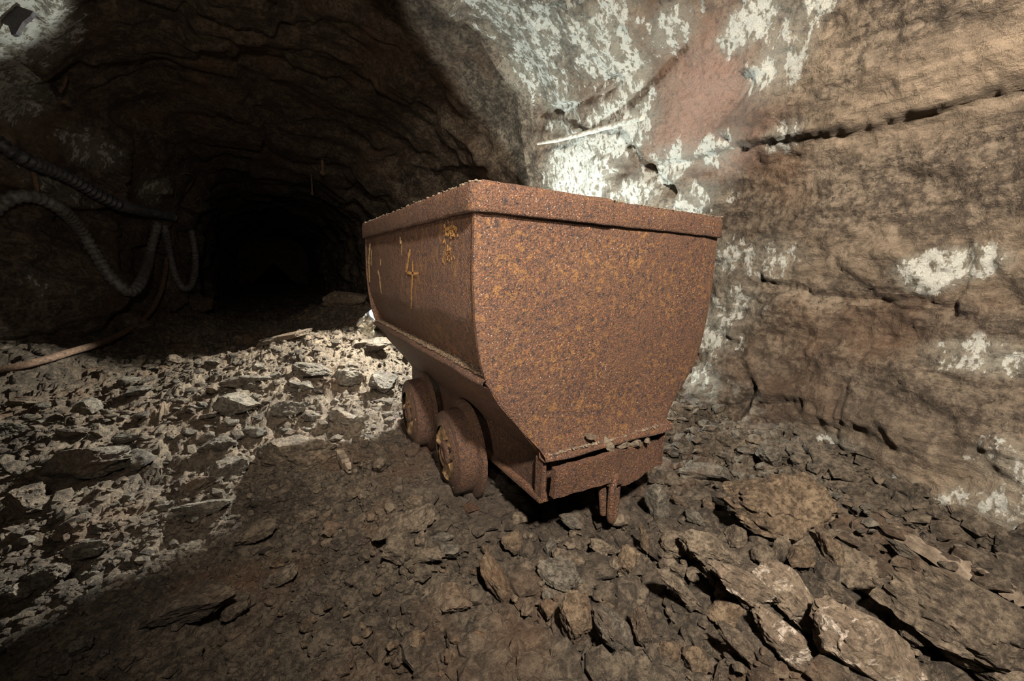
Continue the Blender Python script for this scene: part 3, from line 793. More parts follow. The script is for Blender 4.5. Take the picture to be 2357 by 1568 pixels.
# painted marks on the left side: rough strokes following the plate
def side_w(z): return -(half(z) - 0.004 - 0.034 * sm(-.08, -.285, z) ** 1.3) - .0032
def stroke(pix, width_px, seed):
    """polyline in pixels on the left side plate -> thin ragged ribbon lying on the plate"""
    r = np.random.RandomState(seed); pts_ = []
    for (a, b) in zip(pix[:-1], pix[1:]):
        n = max(2, int(math.hypot(b[0] - a[0], b[1] - a[1]) / 3))
        for k in range(n): pts_.append((a[0] + (b[0] - a[0]) * k / n, a[1] + (b[1] - a[1]) * k / n))
    pts_.append(pix[-1])
    def on_side(x, y):
        s = -.477
        for _ in range(6):
            d = ray(x, y); k = (SC + s) / d[0]; z = d[2] * k; s = float(side_w(np.array(z)))
        return np.array([s, d[1] * k, z])
    V = []; n = len(pts_)
    for k, (x, y) in enumerate(pts_):
        a = pts_[max(0, k - 1)]; b = pts_[min(n - 1, k + 1)]
        dx, dy = b[0] - a[0], b[1] - a[1]; L = math.hypot(dx, dy) + 1e-6
        w_ = width_px * (0.55 + 0.6 * r.rand()) * (0.5 if k in (0, n - 1) else 1)
        V += [on_side(x - dy / L * w_, y + dx / L * w_), on_side(x + dy / L * w_, y - dx / L * w_)]
    return np.array(V), [(2 * k, 2 * k + 1, 2 * k + 3, 2 * k + 2) for k in range(n - 1)]
def marks(name, strokes, mat, label):
    Vs, Fs = [], []; off = 0
    for k, (px_, w_) in enumerate(strokes):
        V, f = stroke(px_, w_, k + 3); Vs.append(V); Fs += [tuple(i + off for i in q_) for q_ in f]; off += len(V)
    cpart(name, mesh_from(name, w2(np.concatenate(Vs)), Fs), mat, label=label)
marks('painted_number', [([(944, 573), (940, 598), (935, 628)], 2.6), ([(935, 627), (946, 629), (955, 630), (964, 629)], 3.2),
                         ([(950, 601), (950, 625), (949, 645), (947, 670), (947, 700), (946, 712)], 1.9)], MAT_PAINT, 'ochre hand-painted number 4')
marks('painted_drip', [([(876, 597), (876, 612)], 1.2), ([(870, 622), (874, 640), (876, 662), (878, 676)], 1.5), ([(921, 545), (922, 562)], 1.6), ([(925, 552), (925, 588)], 1.0)], MAT_PAINT_PALE, 'pale runs of old paint')
rb = random.Random(8); bl = []
for _ in range(46):
    x_, y_ = rb.gauss(1036, 8), rb.gauss(530, 10); bl.append(([(x_, y_), (x_ + rb.uniform(-4, 4), y_ + rb.uniform(4, 11))], rb.uniform(1.0, 2.6)))
for _ in range(22):
    x_, y_ = rb.gauss(1031, 6), rb.gauss(582, 10); bl.append(([(x_, y_), (x_ + rb.uniform(-2, 3), y_ + rb.uniform(5, 12))], rb.uniform(.7, 1.8)))
marks('painted_patch', bl, MAT_PAINT, 'ochre blotches of old paint')
marks('painted_smear', [([(852, 560), (849, 600), (851, 650)], 2.0), ([(855, 575), (854, 612)], 1.2)], MAT_PAINT_PALE, 'pale paint smear at the rear corner')

# dirt and flakes lying on the rim, the ledge and the lip
ICO = None
def ico(sub):
    import bmesh
    bm = bmesh.new(); bmesh.ops.create_icosphere(bm, subdivisions=sub, radius=1)
    V = np.array([v.co[:] for v in bm.verts]); T = np.array([[v.index for v in f.verts] for f in bm.faces]); bm.free()
    return V, T
ICO1, ICO2, ICO3, ICO4, ICO5 = ico(1), ico(2), ico(3), ico(4), ico(5)
def lumps(seed, centers, sizes, tmpl=ICO1, flat=.6):
    r = np.random.RandomState(seed); V0, T0_ = tmpl; n = len(centers)
    base = np.stack([V0 * (0.75 + 0.5 * r.rand(len(V0), 1)) for _ in range(12)])
    pick = r.randint(0, 12, n)
    A3 = r.normal(size=(n, 3, 3)); Q = np.linalg.qr(A3)[0]
    sc = np.stack([np.ones(n), .55 + .45 * r.rand(n), flat * (.5 + .6 * r.rand(n))], -1) * np.asarray(sizes)[:, None]
    V = base[pick] * sc[:, None, :]
    # lie mostly flat: blend the random rotation with a turn about the vertical
    a = r.rand(n) * 6.283; ca, sa = np.cos(a), np.sin(a)
    Rz = np.zeros((n, 3, 3)); Rz[:, 0, 0] = ca; Rz[:, 0, 1] = -sa; Rz[:, 1, 0] = sa; Rz[:, 1, 1] = ca; Rz[:, 2, 2] = 1
    tl = r.normal(0, .45, n); ct, st_ = np.cos(tl), np.sin(tl)
    Rx = np.zeros((n, 3, 3)); Rx[:, 0, 0] = 1; Rx[:, 1, 1] = ct; Rx[:, 1, 2] = -st_; Rx[:, 2, 1] = st_; Rx[:, 2, 2] = ct
    Rm = np.einsum('nij,njk->nik', Rz, Rx)
    V = np.einsum('nij,nkj->nki', Rm, V) + np.asarray(centers)[:, None, :]
    T = (T0_[None] + (np.arange(n) * len(V0))[:, None, None]).reshape(-1, 3)
    return V.reshape(-1, 3), T
r = np.random.RandomState(5)
n = 900
k = r.randint(0, len(path), n); cen = np.zeros((n, 3)); cen[:, :2] = path[k] * np.array([1, 1]) + r.normal(0, .005, (n, 2)); cen[:, 2] = .1995 + .001 * r.rand(n)
V, T = lumps(6, cen, .0025 + .004 * r.rand(n) ** 2)
o = cpart('rim_dirt', tri_mesh('rim_dirt', w2(V), T), MAT_DIRT); o['kind'] = 'stuff'
n = 2600; cen = np.zeros((n, 3)); cen[:, 0] = -(.402 + .036 * r.rand(n) ** 1.5); cen[:, 1] = T0 + .02 + (T1 - T0 - .04) * r.rand(n); cen[:, 2] = -.279
V, T = lumps(7, cen, .002 + .005 * r.rand(n) ** 3)
o = cpart('ledge_dirt', tri_mesh('ledge_dirt', w2(V), T), MAT_SOIL); o['kind'] = 'stuff'
n = 420; cen = np.zeros((n, 3)); cen[:, 0] = -.25 + .50 * r.rand(n); cen[:, 1] = .868 + .020 * r.rand(n); cen[:, 2] = -.519 + .006 * sm(.0, .27, cen[:, 0])
V, T = lumps(8, cen, .0015 + .006 * r.rand(n) ** 3)
o = cpart('lip_dirt', tri_mesh('lip_dirt', w2(V), T), MAT_DIRT); o['kind'] = 'stuff'
# load of broken rock inside the tub
n = 260; cen = np.stack([r.uniform(-.37, .37, n), r.uniform(T0 + .1, T1 - .1, n), r.uniform(-.02, .05, n)], -1)
V, T = lumps(9, cen, .03 + .05 * r.rand(n))
o = cpart('ore_load', tri_mesh('ore_load', w2(V), T), MAT_STONE); o['kind'] = 'stuff'

# ------------------------------------------------------------------ rails under the wheels
RZ = WZ - .155                                   # top of the rail, from the eye
for sg, lab in ((-1, 'rusty rail half buried under the cart, nearer the tunnel mouth'), (1, 'rusty rail half buried under the cart beside the rock wall')):
    x = SC + sg * (WX - .038)
    pr = [(-.022, 0), (.022, 0), (.024, -.012), (.010, -.022), (.006, -.050), (.034, -.062), (.034, -.070), (-.034, -.070), (-.034, -.062), (-.006, -.050), (-.010, -.022), (-.024, -.012)]
    tt = np.linspace(1.16, 2.5, 30)
    G = np.array([[(x + a, t__, EYE + RZ + b + .002 * math.sin(t__ * 5)) for t__ in tt] for a, b in pr + pr[:1]])
    tag(obj('rail', grid_mesh('rail', G, False), MAT_RUST_DARK), lab, 'rail', 'rails under the mine cart')

# ------------------------------------------------------------------ loose rocks
bpy.context.view_layer.update()
EX, EY_, EZ = ROT @ np.array([1., 0, 0]), ROT @ np.array([0, -1., 0]), ROT @ np.array([0, 0, -1.])   # right, up, towards the camera
def rock_shape(seed, sub=3, planes=14, tough=.09):
    r = np.random.RandomState(seed); V0, T0_ = {2: ICO2, 3: ICO3, 4: ICO4, 5: ICO5}[sub]
    V = V0.copy()
    for _ in range(planes):
        n = r.normal(size=3); n /= np.linalg.norm(n); d = r.uniform(.50, .86)
        over = V @ n - d; V = V - np.outer(np.clip(over, 0, None), n)
    V = V * (1 + tough * fbm(V * 1.8 + seed * 3.1, 3)[:, None])
    if sub > 2:
        h, c = facet(V * 3.2 + seed * 1.7, 1.0); V = V * (1 + .05 * h[:, None])
        h, c = facet(V * np.array([6, 9, 9]) + seed * .7, 1.0); V = V * (1 + .022 * h[:, None])
        V = V + .016 * np.stack([fbm(V * 9 + s * 9 + seed, 2) for s in range(3)], -1)
    lo, hi = V.min(0), V.max(0); V = (V - (lo + hi) / 2) / ((hi - lo) / 2)
    return V, T0_
def rock(name, label, x, y, a, b, ang=0, mat=None, cat='rock', group=None, seed=None, depth=None, sink=.05, thick=1.15, sub=None, planes=14):
    """x, y centre in the photograph; a, b half sizes in pixels; ang clockwise in the picture"""
    seed = seed if seed is not None else int(x * 7 + y * 13) % 9973
    t = math.radians(ang)
    bv = math.sqrt((a * math.sin(t)) ** 2 + (b * math.cos(t)) ** 2)      # half height in the picture
    touch = depth is None
    if depth is None:
        k = hit(min(max(x, -250), 2600), min(y + bv * .75, 1900)) or 2.0
        k0 = hit(x, y) or k
        depth = k + (k0 - k) * sink
    if touch and (x > 850 or (y > 1200 and x > 420)): depth *= .982
    A, B = a * depth / F, b * depth / F
    Cc = thick * min(A, B) if min(A, B) / max(A, B) > .4 else thick * 1.3 * min(A, B)
    e1 = EX * math.cos(t) - EY_ * math.sin(t); e2 = EX * math.sin(t) + EY_ * math.cos(t)
    big = max(a, b)
    depth += (.10 if big > 90 else .02 if big > 60 else 0) * min(A, B) * 2.2
    V, T = rock_shape(seed, sub or (5 if big > 28 else 4), planes)
    V = V[:, :1] * A * e1 + V[:, 1:2] * B * e2 + V[:, 2:3] * Cc * EZ
    c = at(x, y, depth)
    low = V[:, 2].min(); base = Vector((c[0], c[1], c[2] + low))
    V = V - np.array([0, 0, low])
    me = tri_mesh(name, V, T, smooth=True); me.set_sharp_from_angle(angle=math.radians(28))
    o = obj(name, me, mat or MAT_STONE, loc=base)
    return tag(o, label, cat, group)

ST, GR, RU, WH = MAT_STONE, MAT_STONE_GREY, MAT_STONE_RUST, MAT_STONE_WHITE
ROCKS = [
 # in front of and right of the cart
 (1511, 1157, 27, 50, 0, GR, 'upright pointed stone standing just right of the coupling ring'),
 (1790, 1162, 142, 84, 8, RU, 'large layered brown boulder at the foot of the right wall'),
 (1872, 1240, 66, 16, -24, ST, 'thin slab jutting from under the large layered boulder'),
 (1697, 1236, 20, 26, 20, ST, 'small pointed stone leaning on the front of the layered boulder'),
 (1753, 1273, 26, 21, 5, ST, 'square-cut stone below the layered boulder'),
 (1800, 1262, 18, 36, 15, ST, 'narrow stone standing beside the square-cut stone'),
 (1843, 1284, 36, 26, -25, RU, 'orange-stained stone in the hollow under the boulder'),
 (1908, 1268, 20, 58, -22, RU, 'tall blade-shaped stone standing right of the hollow'),
 (1952, 1308, 40, 50, 30, ST, 'broad stone behind the tall blade-shaped stone'),
 (1706, 1346, 108, 36, 36, WH, 'long white-crusted slab sloping down to the right'),
 (1808, 1356, 98, 48, 38, WH, 'broad white-streaked slab beside the long crusted slab'),
 (1677, 1366, 35, 21, 12, ST, 'small stone tucked under the long white-crusted slab'),
 (1686, 1413, 60, 26, -3, RU, 'flat ochre stone below the two white-crusted slabs'),
 (1923, 1364, 40, 27, 5, ST, 'blocky stone right of the white-streaked slabs'),
 (1799, 1464, 80, 36, 47, WH, 'small white-faced slab near the lower edge'),
 (1985, 1492, 150, 78, 30, WH, 'big tilted slab with white streaks at the lower right'),
 (2235, 1432, 205, 88, 26, ST, 'huge smooth brown boulder at the lower right corner'),
 (2112, 1462, 38, 30, 10, ST, 'rounded stone between the big slab and the huge boulder'),
 (2212, 1498, 58, 34, 25, WH, 'white-spotted stone in front of the huge boulder'),
 (2010, 1356, 50, 26, -5, ST, 'knobbly stone left of the huge boulder'),
 (2305, 1550, 42, 34, 0, ST, 'stone at the bottom right corner'),
 (1573, 1362, 80, 16, 43, ST, 'bar-shaped stone pointing down to the right'),
 (1632, 1264, 72, 34, 22, ST, 'flat slab left of the square-cut stone'),
 (1412, 1449, 78, 36, 57, GR, 'tall leaf-shaped slab left of the slate rubble near the lower edge'),
 (1326, 1430, 38, 74, -5, RU, 'tall ochre block beside the leaf-shaped slab'),
 (1478, 1452, 22, 56, -12, ST, 'narrow upright stone right of the leaf-shaped slab'),
 (1443, 1292, 22, 36, 32, RU, 'orange-topped stone leaning in the middle rubble'),
 (1482, 1240, 10, 36, -8, RU, 'splinter of reddish rock standing upright'),
 (1552, 1255, 34, 27, 25, ST, 'blocky stone behind the bar-shaped stone'),
 (1596, 1190, 27, 16, 40, GR, 'oval stone right of the upright pointed stone'),
 (1566, 1156, 22, 11, 35, GR, 'small flat stone right of the pointed stone tip'),
 (1630, 1162, 14, 18, -10, ST, 'small stone against the left flank of the boulder'),
 (1614, 1086, 66, 22, 8, GR, 'flat pale stone in the gap between cart and wall'),
 (1770, 1052, 29, 25, 20, GR, 'rounded pale stone at the foot of the right wall'),
 (1537, 1502, 25, 34, 25, RU, 'ochre stone near the bottom edge, left of its twin'),
 (1592, 1522, 33, 40, 15, RU, 'ochre stone near the bottom edge, right of its twin'),
 (1697, 1478, 26, 60, -32, ST, 'long stone sloping beside the white-faced slab'),
 (1930, 1420, 40, 18, 35, ST, 'wedge stone behind the big tilted slab'),
 (1640, 1330, 40, 15, 50, ST, 'dark sliver of rock beside the bar-shaped stone'),
 (1560, 1310, 22, 18, 20, ST, 'squat stone above the bar-shaped stone'),
 (2080, 1268, 45, 14, 30, GR, 'thin slate flake at the foot of the wall'),
 (1905, 1420, 24, 16, 20, ST, 'small stone between slab and blocky stone'),
 # middle foreground
 (921, 1211, 82, 24, -20, ST, 'long flat slab in front of the front wheel'),
 (1029, 1384, 62, 38, 5, ST, 'rounded flat-topped rock in the middle foreground'),
 (1143, 1336, 64, 24, 53, RU, 'blade-shaped rock leaning in the middle foreground'),
 (1284, 1323, 50, 31, 10, GR, 'pale humped stone below the bumper'),
 (917, 1262, 36, 32, 0, ST, 'humped stone below the long flat slab'),
 (968, 1243, 13, 22, -10, ST, 'small upright stone right of the humped stone'),
 (1016, 1240, 32, 12, -8, GR, 'flat stone below the front wheel'),
 (982, 1277, 44, 14, -10, ST, 'long low stone under the flat stone'),
 (1034, 1270, 25, 16, 10, GR, 'pale stone right of the long low stone'),
 (1181, 1243, 24, 26, -35, RU, 'reddish stone lying in the hollow below the bumper'),
 (1196, 1197, 22, 16, 0, ST, 'stone lying below the frame corner'),
 (1314, 1201, 34, 20, 20, GR, 'flat pale stone left of the coupling ring'),
 (1311, 1286, 42, 17, 12, ST, 'flat stone above the pale humped stone'),
 (958, 1471, 18, 17, 0, RU, 'lone angular pebble in the soil at the lower middle'),
 (1100, 1465, 22, 15, -10, RU, 'flat pebble right of the lone angular pebble'),
 (1257, 1373, 12, 18, 20, GR, 'small pale upright stone beside the tall ochre block'),
 (1263, 1404, 23, 20, 30, RU, 'triangular stone left of the tall ochre block'),
 (951, 1156, 23, 15, 5, ST, 'round stone left of the front wheel'),
 (1345, 1343, 22, 12, 25, GR, 'thin stone right of the pale humped stone'),
 (1267, 1257, 14, 20, 30, GR, 'small leaf-shaped stone below the bumper'),
 (1120, 1265, 14, 12, 40, RU, 'small dark red stone near the hollow'),
 (1425, 1198, 26, 13, -10, ST, 'stone lying below the coupling ring'),
 (1380, 1262, 26, 18, 15, ST, 'stone in the middle rubble below the coupling ring'),
 (1400, 1395, 16, 10, 20, RU, 'small flake on top of the leaf-shaped slab'),
 # left side, lit from behind the cart
 (197, 938, 31, 23, 0, GR, 'round pale stone lying alone on the left rubble'),
 (33, 992, 46, 20, 5, GR, 'pale slab at the left edge'),
 (199, 1066, 108, 40, -8, GR, 'long overhanging pale slab on the left'),
 (327, 1054, 28, 24, -10, GR, 'angular stone at the right end of the overhanging slab'),
 (523, 1086, 42, 33, -20, GR, 'grey rounded boulder in front of the shaded slab'),
 (692, 1040, 118, 42, -6, ST, 'big slab with a dark shaded face left of the wheels'),
 (498, 1026, 46, 19, -15, GR, 'flat stone behind the grey rounded boulder'),
 (464, 1171, 62, 19, -12, GR, 'bright pale slab at the edge of the shadow'),
 (382, 1166, 26, 14, -5, GR, 'small stone left of the bright pale slab'),
 (402, 1188, 26, 9, -5, GR, 'thin stone under the small stone at the shadow edge'),
 (460, 1116, 36, 20, -10, ST, 'brown stone left of the grey rounded boulder'),
 (205, 1266, 56, 24, -5, GR, 'low pale rock near the shadow edge on the left'),
 (111, 1327, 42, 26, -20, GR, 'pale rock at the lower left of the lit ground'),
 (66, 1149, 38, 34, -40, ST, 'tilted brown slab below the overhanging slab'),
 (565, 876, 62, 13, -6, GR, 'long thin slab far back in the lit rubble'),
 (548, 928, 56, 26, -5, GR, 'flat-topped block in the middle of the lit rubble'),
 (404, 826, 20, 10, 10, ST, 'dark flat stone at the edge of the far shadow'),
 (653, 778, 70, 10, -16, ST, 'long dark slab in the shade behind the lit rubble'),
 (543, 1398, 38, 27, -35, ST, 'split stone above the crack in the lower left soil'),
 (440, 1392, 120, 40, -22, ST, 'low brown rock bank at the lower left'),
 (183, 1487, 32, 20, -35, GR, 'grey wedge stone at the lower left'),
 (141, 1543, 20, 12, 5, ST, 'small stone at the bottom left'),
 (587, 1226, 46, 22, -20, ST, 'flat brown stone in the shaded soil'),
 (166, 998, 38, 19, -5, GR, 'flat stone below the round pale stone'),
 (33, 1366, 30, 20, -10, GR, 'pale stone at the left edge near the shadow'),
 (238, 1503, 18, 7, -35, GR, 'thin pale flake on the brown rock bank'),
 (875, 1066, 19, 18, 0, ST, 'stone left of the rear wheel'),
 (868, 792, 46, 18, -12, GR, 'pale block against the rear of the cart'),
 (800, 868, 40, 22, -15, GR, 'pale jagged stone in the brightest rubble'),
 (720, 855, 46, 18, 8, GR, 'flat pale flake in the brightest rubble'),
 (880, 880, 32, 28, -10, GR, 'pale jagged stone behind the rear wheel'),
 (660, 940, 44, 18, -12, GR, 'pale flat stone behind the shaded slab'),
 (790, 960, 40, 16, 10, GR, 'thin pale stone at the right end of the shaded slab'),
 (320, 900, 34, 12, -8, GR, 'thin flake behind the round pale stone'),
 (290, 1010, 34, 14, -5, GR, 'flat stone behind the angular stone'),
 (60, 925, 40, 14, 0, GR, 'flat stone at the left edge above the pale slab'),
 (640, 1330, 40, 16, -22, ST, 'flat stone half sunk in the shaded soil'),
 (700, 1190, 30, 16, -15, ST, 'stone in the shadow left of the long flat slab'),
 (820, 1130, 26, 15, 0, ST, 'stone in the shadow left of the round stone'),
 # far dark rubble
 (795, 690, 50, 22, -5, ST, 'dark heap of rock far down the tunnel'),
 (300, 745, 40, 24, 10, ST, 'dark stone under the hanging hose loop'),
 (450, 700, 36, 20, 5, ST, 'dark stone beyond the hanging hoses'),
]
for (x, y, a, b, ang, mat, lab) in ROCKS:
    rock('rock' if max(a, b) > 30 else 'stone', lab, x, y, a, b, ang, mat, cat='rock' if max(a, b) > 30 else 'stone')

# stones on the bumper lip
for (x, y, a, b, ang, lab) in [(1401, 1022, 12, 22, -18, 'pointed stone standing on the bumper lip'), (1432, 1022, 18, 11, 0, 'rounded stone lying on the bumper lip right of the pointed one'),
                               (1463, 1020, 17, 8, 0, 'flat stone lying on the bumper lip near its right end'), (1490, 1015, 8, 8, 20, 'small stone at the right end of the bumper lip'),
                               (1362, 1006, 16, 7, 10, 'flake lying on the left part of the bumper lip')]:
    k = .866 / ray(x, y)[1]
    rock('stone', lab, x, y, a, b, ang, MAT_STONE, 'stone', 'stones caught on the bumper', depth=k, thick=.6)

# smaller stones one can still pick out, by area
random.seed(4)
AREAS = [
 ('small brown stone in the rubble in front of the bumper', 'small stones in front of the bumper', (1180, 1225, 1640, 1400), 52, (9, 20), ST),
 ('small brown stone among the white-streaked slabs at the lower right', 'small stones among the right slabs', (1500, 1400, 2300, 1560), 46, (9, 22), ST),
 ('small ochre clod in the soil at the lower middle', 'clods in the lower middle soil', (600, 1300, 1300, 1560), 46, (7, 17), RU),
 ('small pale flake in the lit rubble left of the cart', 'flakes in the lit rubble', (250, 830, 860, 1010), 60, (9, 24), GR),
 ('small pale stone on the lit ground at the left', 'small stones on the left ground', (10, 900, 420, 1330), 44, (8, 20), GR),
 ('small stone in the shade left of the wheels', 'small stones in the shade', (560, 1080, 940, 1300), 36, (8, 18), ST),
 ('small stone along the foot of the right wall', 'small stones along the wall foot', (1560, 1040, 2330, 1330), 40, (7, 18), GR)]
SMALL = []
for lab, grp, (x0, y0, x1, y1), n, (s0, s1), mat in AREAS:
    made = 0
    while made < n:
        x, y = random.uniform(x0, x1), random.uniform(y0, y1)
        if 'wall' in lab:                       # a band along the foot of the wall
            y = np.interp(x, [1560, 1950, 2330], [1065, 1170, 1330]) + random.uniform(-25, 40)
        a = s0 + (s1 - s0) * random.random() ** 1.8
        flat = 'lit' in lab
        so = rock('stone', lab, x, y, a, a * random.uniform(.35, .6) if flat else a * random.uniform(.5, .9), random.uniform(-35, 35) if not flat else random.uniform(-20, 12), mat, 'stone', grp, seed=random.randint(0, 9999), sub=3, planes=10)
        made += 1
        SMALL.append((so, x, y, a, {'flakes in the lit rubble': 'pale flake', 'clods in the lower middle soil': 'ochre clod'}.get(grp, 'pale stone' if mat is GR else 'brown stone')))
# tell the small stones apart by the named rock next to them, then by size
near = {}
for so, x, y, a, noun in SMALL:
    best = min((q_ for q_ in ROCKS if len(q_[6].split()) <= 10), key=lambda q_: math.hypot((x - q_[0]) / max(1, q_[2] / 30), (y - q_[1]) * 1.3 / max(1, q_[3] / 25)))
    dx, dy = (x - best[0]) / best[2], (y - best[1]) / best[3]
    side = ('left of' if dx < 0 else 'right of') if abs(dx) > abs(dy) else ('behind' if dy < 0 else 'before')
    near.setdefault((noun, side, best[6]), []).append((a, so))
for (noun, side, ref), lst in near.items():
    lst.sort(key=lambda q_: -q_[0])
    words = {1: ['small'], 2: ['larger', 'smaller'], 3: ['largest', 'middle-sized', 'smallest']}.get(len(lst), ['small'] * len(lst))
    for (a, so), w_ in zip(lst, words): so['label'] = '%s %s %s the %s' % (w_, noun, side, ref)

# uncounted rubble and grit
r = np.random.RandomState(11)
def scatter(n, smin, smax, power, tmpl, seed, box, small=True, sink=.3):
    xs = r.uniform(box[0], box[1], n * 3); ys = box[2] + (box[3] - box[2]) * r.rand(n * 3) ** 1.6
    keep = np.ones(len(xs), bool)
    d = np.stack([xs, ys, np.full(len(xs), -.9)], -1)
    cc_ = d @ ROT                                   # camera space
    px = PX + F * cc_[:, 0] / np.maximum(cc_[:, 2], .05); py = PY + F * cc_[:, 1] / np.maximum(cc_[:, 2], .05)
    keep &= (cc_[:, 2] > .1) & (px > -250) & (px < 2600) & (py < 1900)
    xs, ys = xs[keep][:n], ys[keep][:n]
    sz = smin + (smax - smin) * r.rand(len(xs)) ** power
    if small: sz = sz * (1 - .45 * sm(.5, -.4, xs) * sm(2.0, 1.4, ys))
    zs = floor_z(xs, ys) + sz * .35 * (1 - sink)
    return lumps(seed, np.stack([xs, ys, zs], -1), sz, tmpl)
V1, T1_ = scatter(5200, .010, .045, 2.2, ICO1, 21, (-2.0, 2.1, .05, 6.5))
Vb, Tb = scatter(2600, .014, .055, 2.0, ICO1, 23, (.15, 2.1, .05, 1.35)); T1_ = np.concatenate([T1_, Tb + len(V1)]); V1 = np.concatenate([V1, Vb])
o = obj('rubble', tri_mesh('rubble', V1, T1_), MAT_FLOOR)
for nm in ('white', 'pink', 'pale'): attr(o.data, nm, np.zeros(len(V1)))
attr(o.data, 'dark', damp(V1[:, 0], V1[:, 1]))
tag(o, 'loose rubble chips covering the mine floor', 'rubble', kind='stuff')
V1, T1_ = scatter(17000, .004, .015, 1.6, ICO1, 22, (-1.6, 2.1, .05, 3.6))
Vb, Tb = scatter(11000, .006, .020, 1.8, ICO1, 24, (-.9, .75, .3, 1.9), small=False); T1_ = np.concatenate([T1_, Tb + len(V1)]); V1 = np.concatenate([V1, Vb])
o = obj('grit', tri_mesh('grit', V1, T1_), MAT_FLOOR)
for nm in ('white', 'pink', 'pale'): attr(o.data, nm, np.zeros(len(V1)))
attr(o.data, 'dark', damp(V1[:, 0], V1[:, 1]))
tag(o, 'fine stone grit between the rocks', 'grit', kind='stuff')

# ------------------------------------------------------------------ hoses, pipe, bolts on the left wall and roof
bpy.context.view_layer.update()
WL = [parts['wall_left'][0], parts['ceiling'][0], floor]
def spline(p, n):
    p = np.asarray(p, float); q_ = catmull(p[None], n * (len(p) - 1) + 1)[0]; return q_
def pixel_path(pix, rad, n=14, smooth_depth=True, gap=.6):
    pp = spline(np.array([(x, y) for x, y in pix]), n)
    dep = np.array([hit(min(max(x, -60), 2400), y, WL) or 6.0 for x, y in pp])
    if smooth_depth:
        w = 9; padd = np.pad(dep, w, mode='edge')
        mn = np.array([padd[i:i + 2 * w + 1].min() for i in range(len(dep))])
        padd = np.pad(mn, w, mode='edge'); dep = np.convolve(padd, np.ones(2 * w + 1) / (2 * w + 1), 'valid')
    dep = dep - rad * gap
    return np.array([at(x, y, k) for (x, y), k in zip(pp, dep)])
def ribbed(path, rad, pitch, depth, sides=10):
    L = np.concatenate([[0], np.cumsum(np.linalg.norm(np.diff(path, axis=0), axis=1))])
    n = max(20, int(L[-1] / pitch * 4)); s = np.linspace(0, L[-1], n)
    p = np.stack([np.interp(s, L, path[:, k]) for k in range(3)], -1)
    rr_ = rad * (1 + depth * np.sign(np.sin(s / pitch * 2 * math.pi)) * np.abs(np.sin(s / pitch * 2 * math.pi)) ** .5)
    return tube(p, rr_, sides)
def hose(name, pix, rad, pitch, depth, mat, label, cat='hose', **kw):
    V, f = ribbed(pixel_path(pix, rad, **kw), rad, pitch, depth)
    o0 = V.mean(0); o0[2] = V[:, 2].min()
    o = obj(name, smesh(name, V - o0, f), mat, loc=o0)
    return tag(o, label, cat)
hose('ribbed_hose', [(-30, 310), (20, 345), (70, 372), (120, 392), (170, 415), (220, 445), (270, 470), (320, 484), (370, 492), (400, 500)], .045, .05, .22, MAT_HOSE, 'thick black ribbed hose running along the upper left wall')
hose('ribbed_hose', [(-30, 500), (5, 468), (45, 452), (90, 456), (140, 482), (180, 522), (215, 578), (250, 632), (280, 662), (302, 672), (322, 652), (338, 610), (352, 555), (364, 512)], .046, .055, .13, MAT_HOSE_GREY, 'grey ribbed hose arching over the left boulder and looping up again')
hose('ribbed_hose', [(378, 520), (386, 560), (396, 610), (408, 645), (424, 664), (440, 656), (449, 620), (449, 580), (440, 530)], .040, .05, .1, MAT_HOSE_GREY, 'small hanging hose loop deeper in the tunnel')
hose('rusty_pipe', [(384, 595), (378, 640), (362, 690), (330, 735), (280, 768), (230, 790), (170, 808), (110, 826), (50, 842), (-20, 855)], .026, .4, .03, MAT_PIPE, 'thin rusty pipe curving down from the hoses to the ground at the left', 'pipe')
hose('hose_strap', [(70, 374), (78, 400), (84, 430), (86, 452)], .016, .3, .03, MAT_PIPE, 'rusty strap hanging between the two upper hoses', 'strap')
hose('bent_wire', [(412, 402), (430, 398), (446, 408), (440, 422), (428, 440), (422, 452)], .007, .3, .02, MAT_PIPE, 'bent rusty wire sticking out of the wall above the hoses', 'wire', gap=3.0)
hose('bent_wire', [(432, 462), (446, 468), (458, 456), (463, 460), (463, 484)], .007, .3, .02, MAT_PIPE, 'hooked rusty wire beside the tunnel narrowing', 'wire', gap=3.0)
# roof bolts
CE = [parts['ceiling'][0]]
def bolt(x, y0, y1, rad, label, mat=MAT_PIPE, plate=.0):
    k = hit(x, y0, CE + [parts['wall_left'][0], parts['wall_right'][0]]) or 5
    a = at(x, y0, k); a = a + np.array([0, 0, .03]); L = (y1 - y0) * k / F
    root = empty('roof_bolt', a - np.array([0, 0, L + .03]))
    V, f = tube([(0, 0, L + .06), (0.004, 0, L * .5), (0, 0, 0.0)], [rad, rad * .9, rad * .85], 8)
    obj('bolt_rod', smesh('bolt_rod', V, f), mat, root)
    V, f = tube([(0, 0, L * .06), (0, 0, L * .06 + rad * 1.6)], rad * 1.9, 6)
    obj('bolt_nut', smesh('bolt_nut', V, f), mat, root)
    V, f = tube([(0, 0, L * .93), (0, 0, L * .93 + .012)], rad * 3.2, 8)
    obj('bolt_plate', smesh('bolt_plate', V, f), MAT_STEEL, root)
    return tag(root, label, 'roof bolt')
bolt(741, 366, 402, .022, 'thicker pale roof bolt hanging from the tunnel roof')
bolt(716, 402, 448, .012, 'thin roof bolt hanging deeper in the tunnel left of the thicker one')
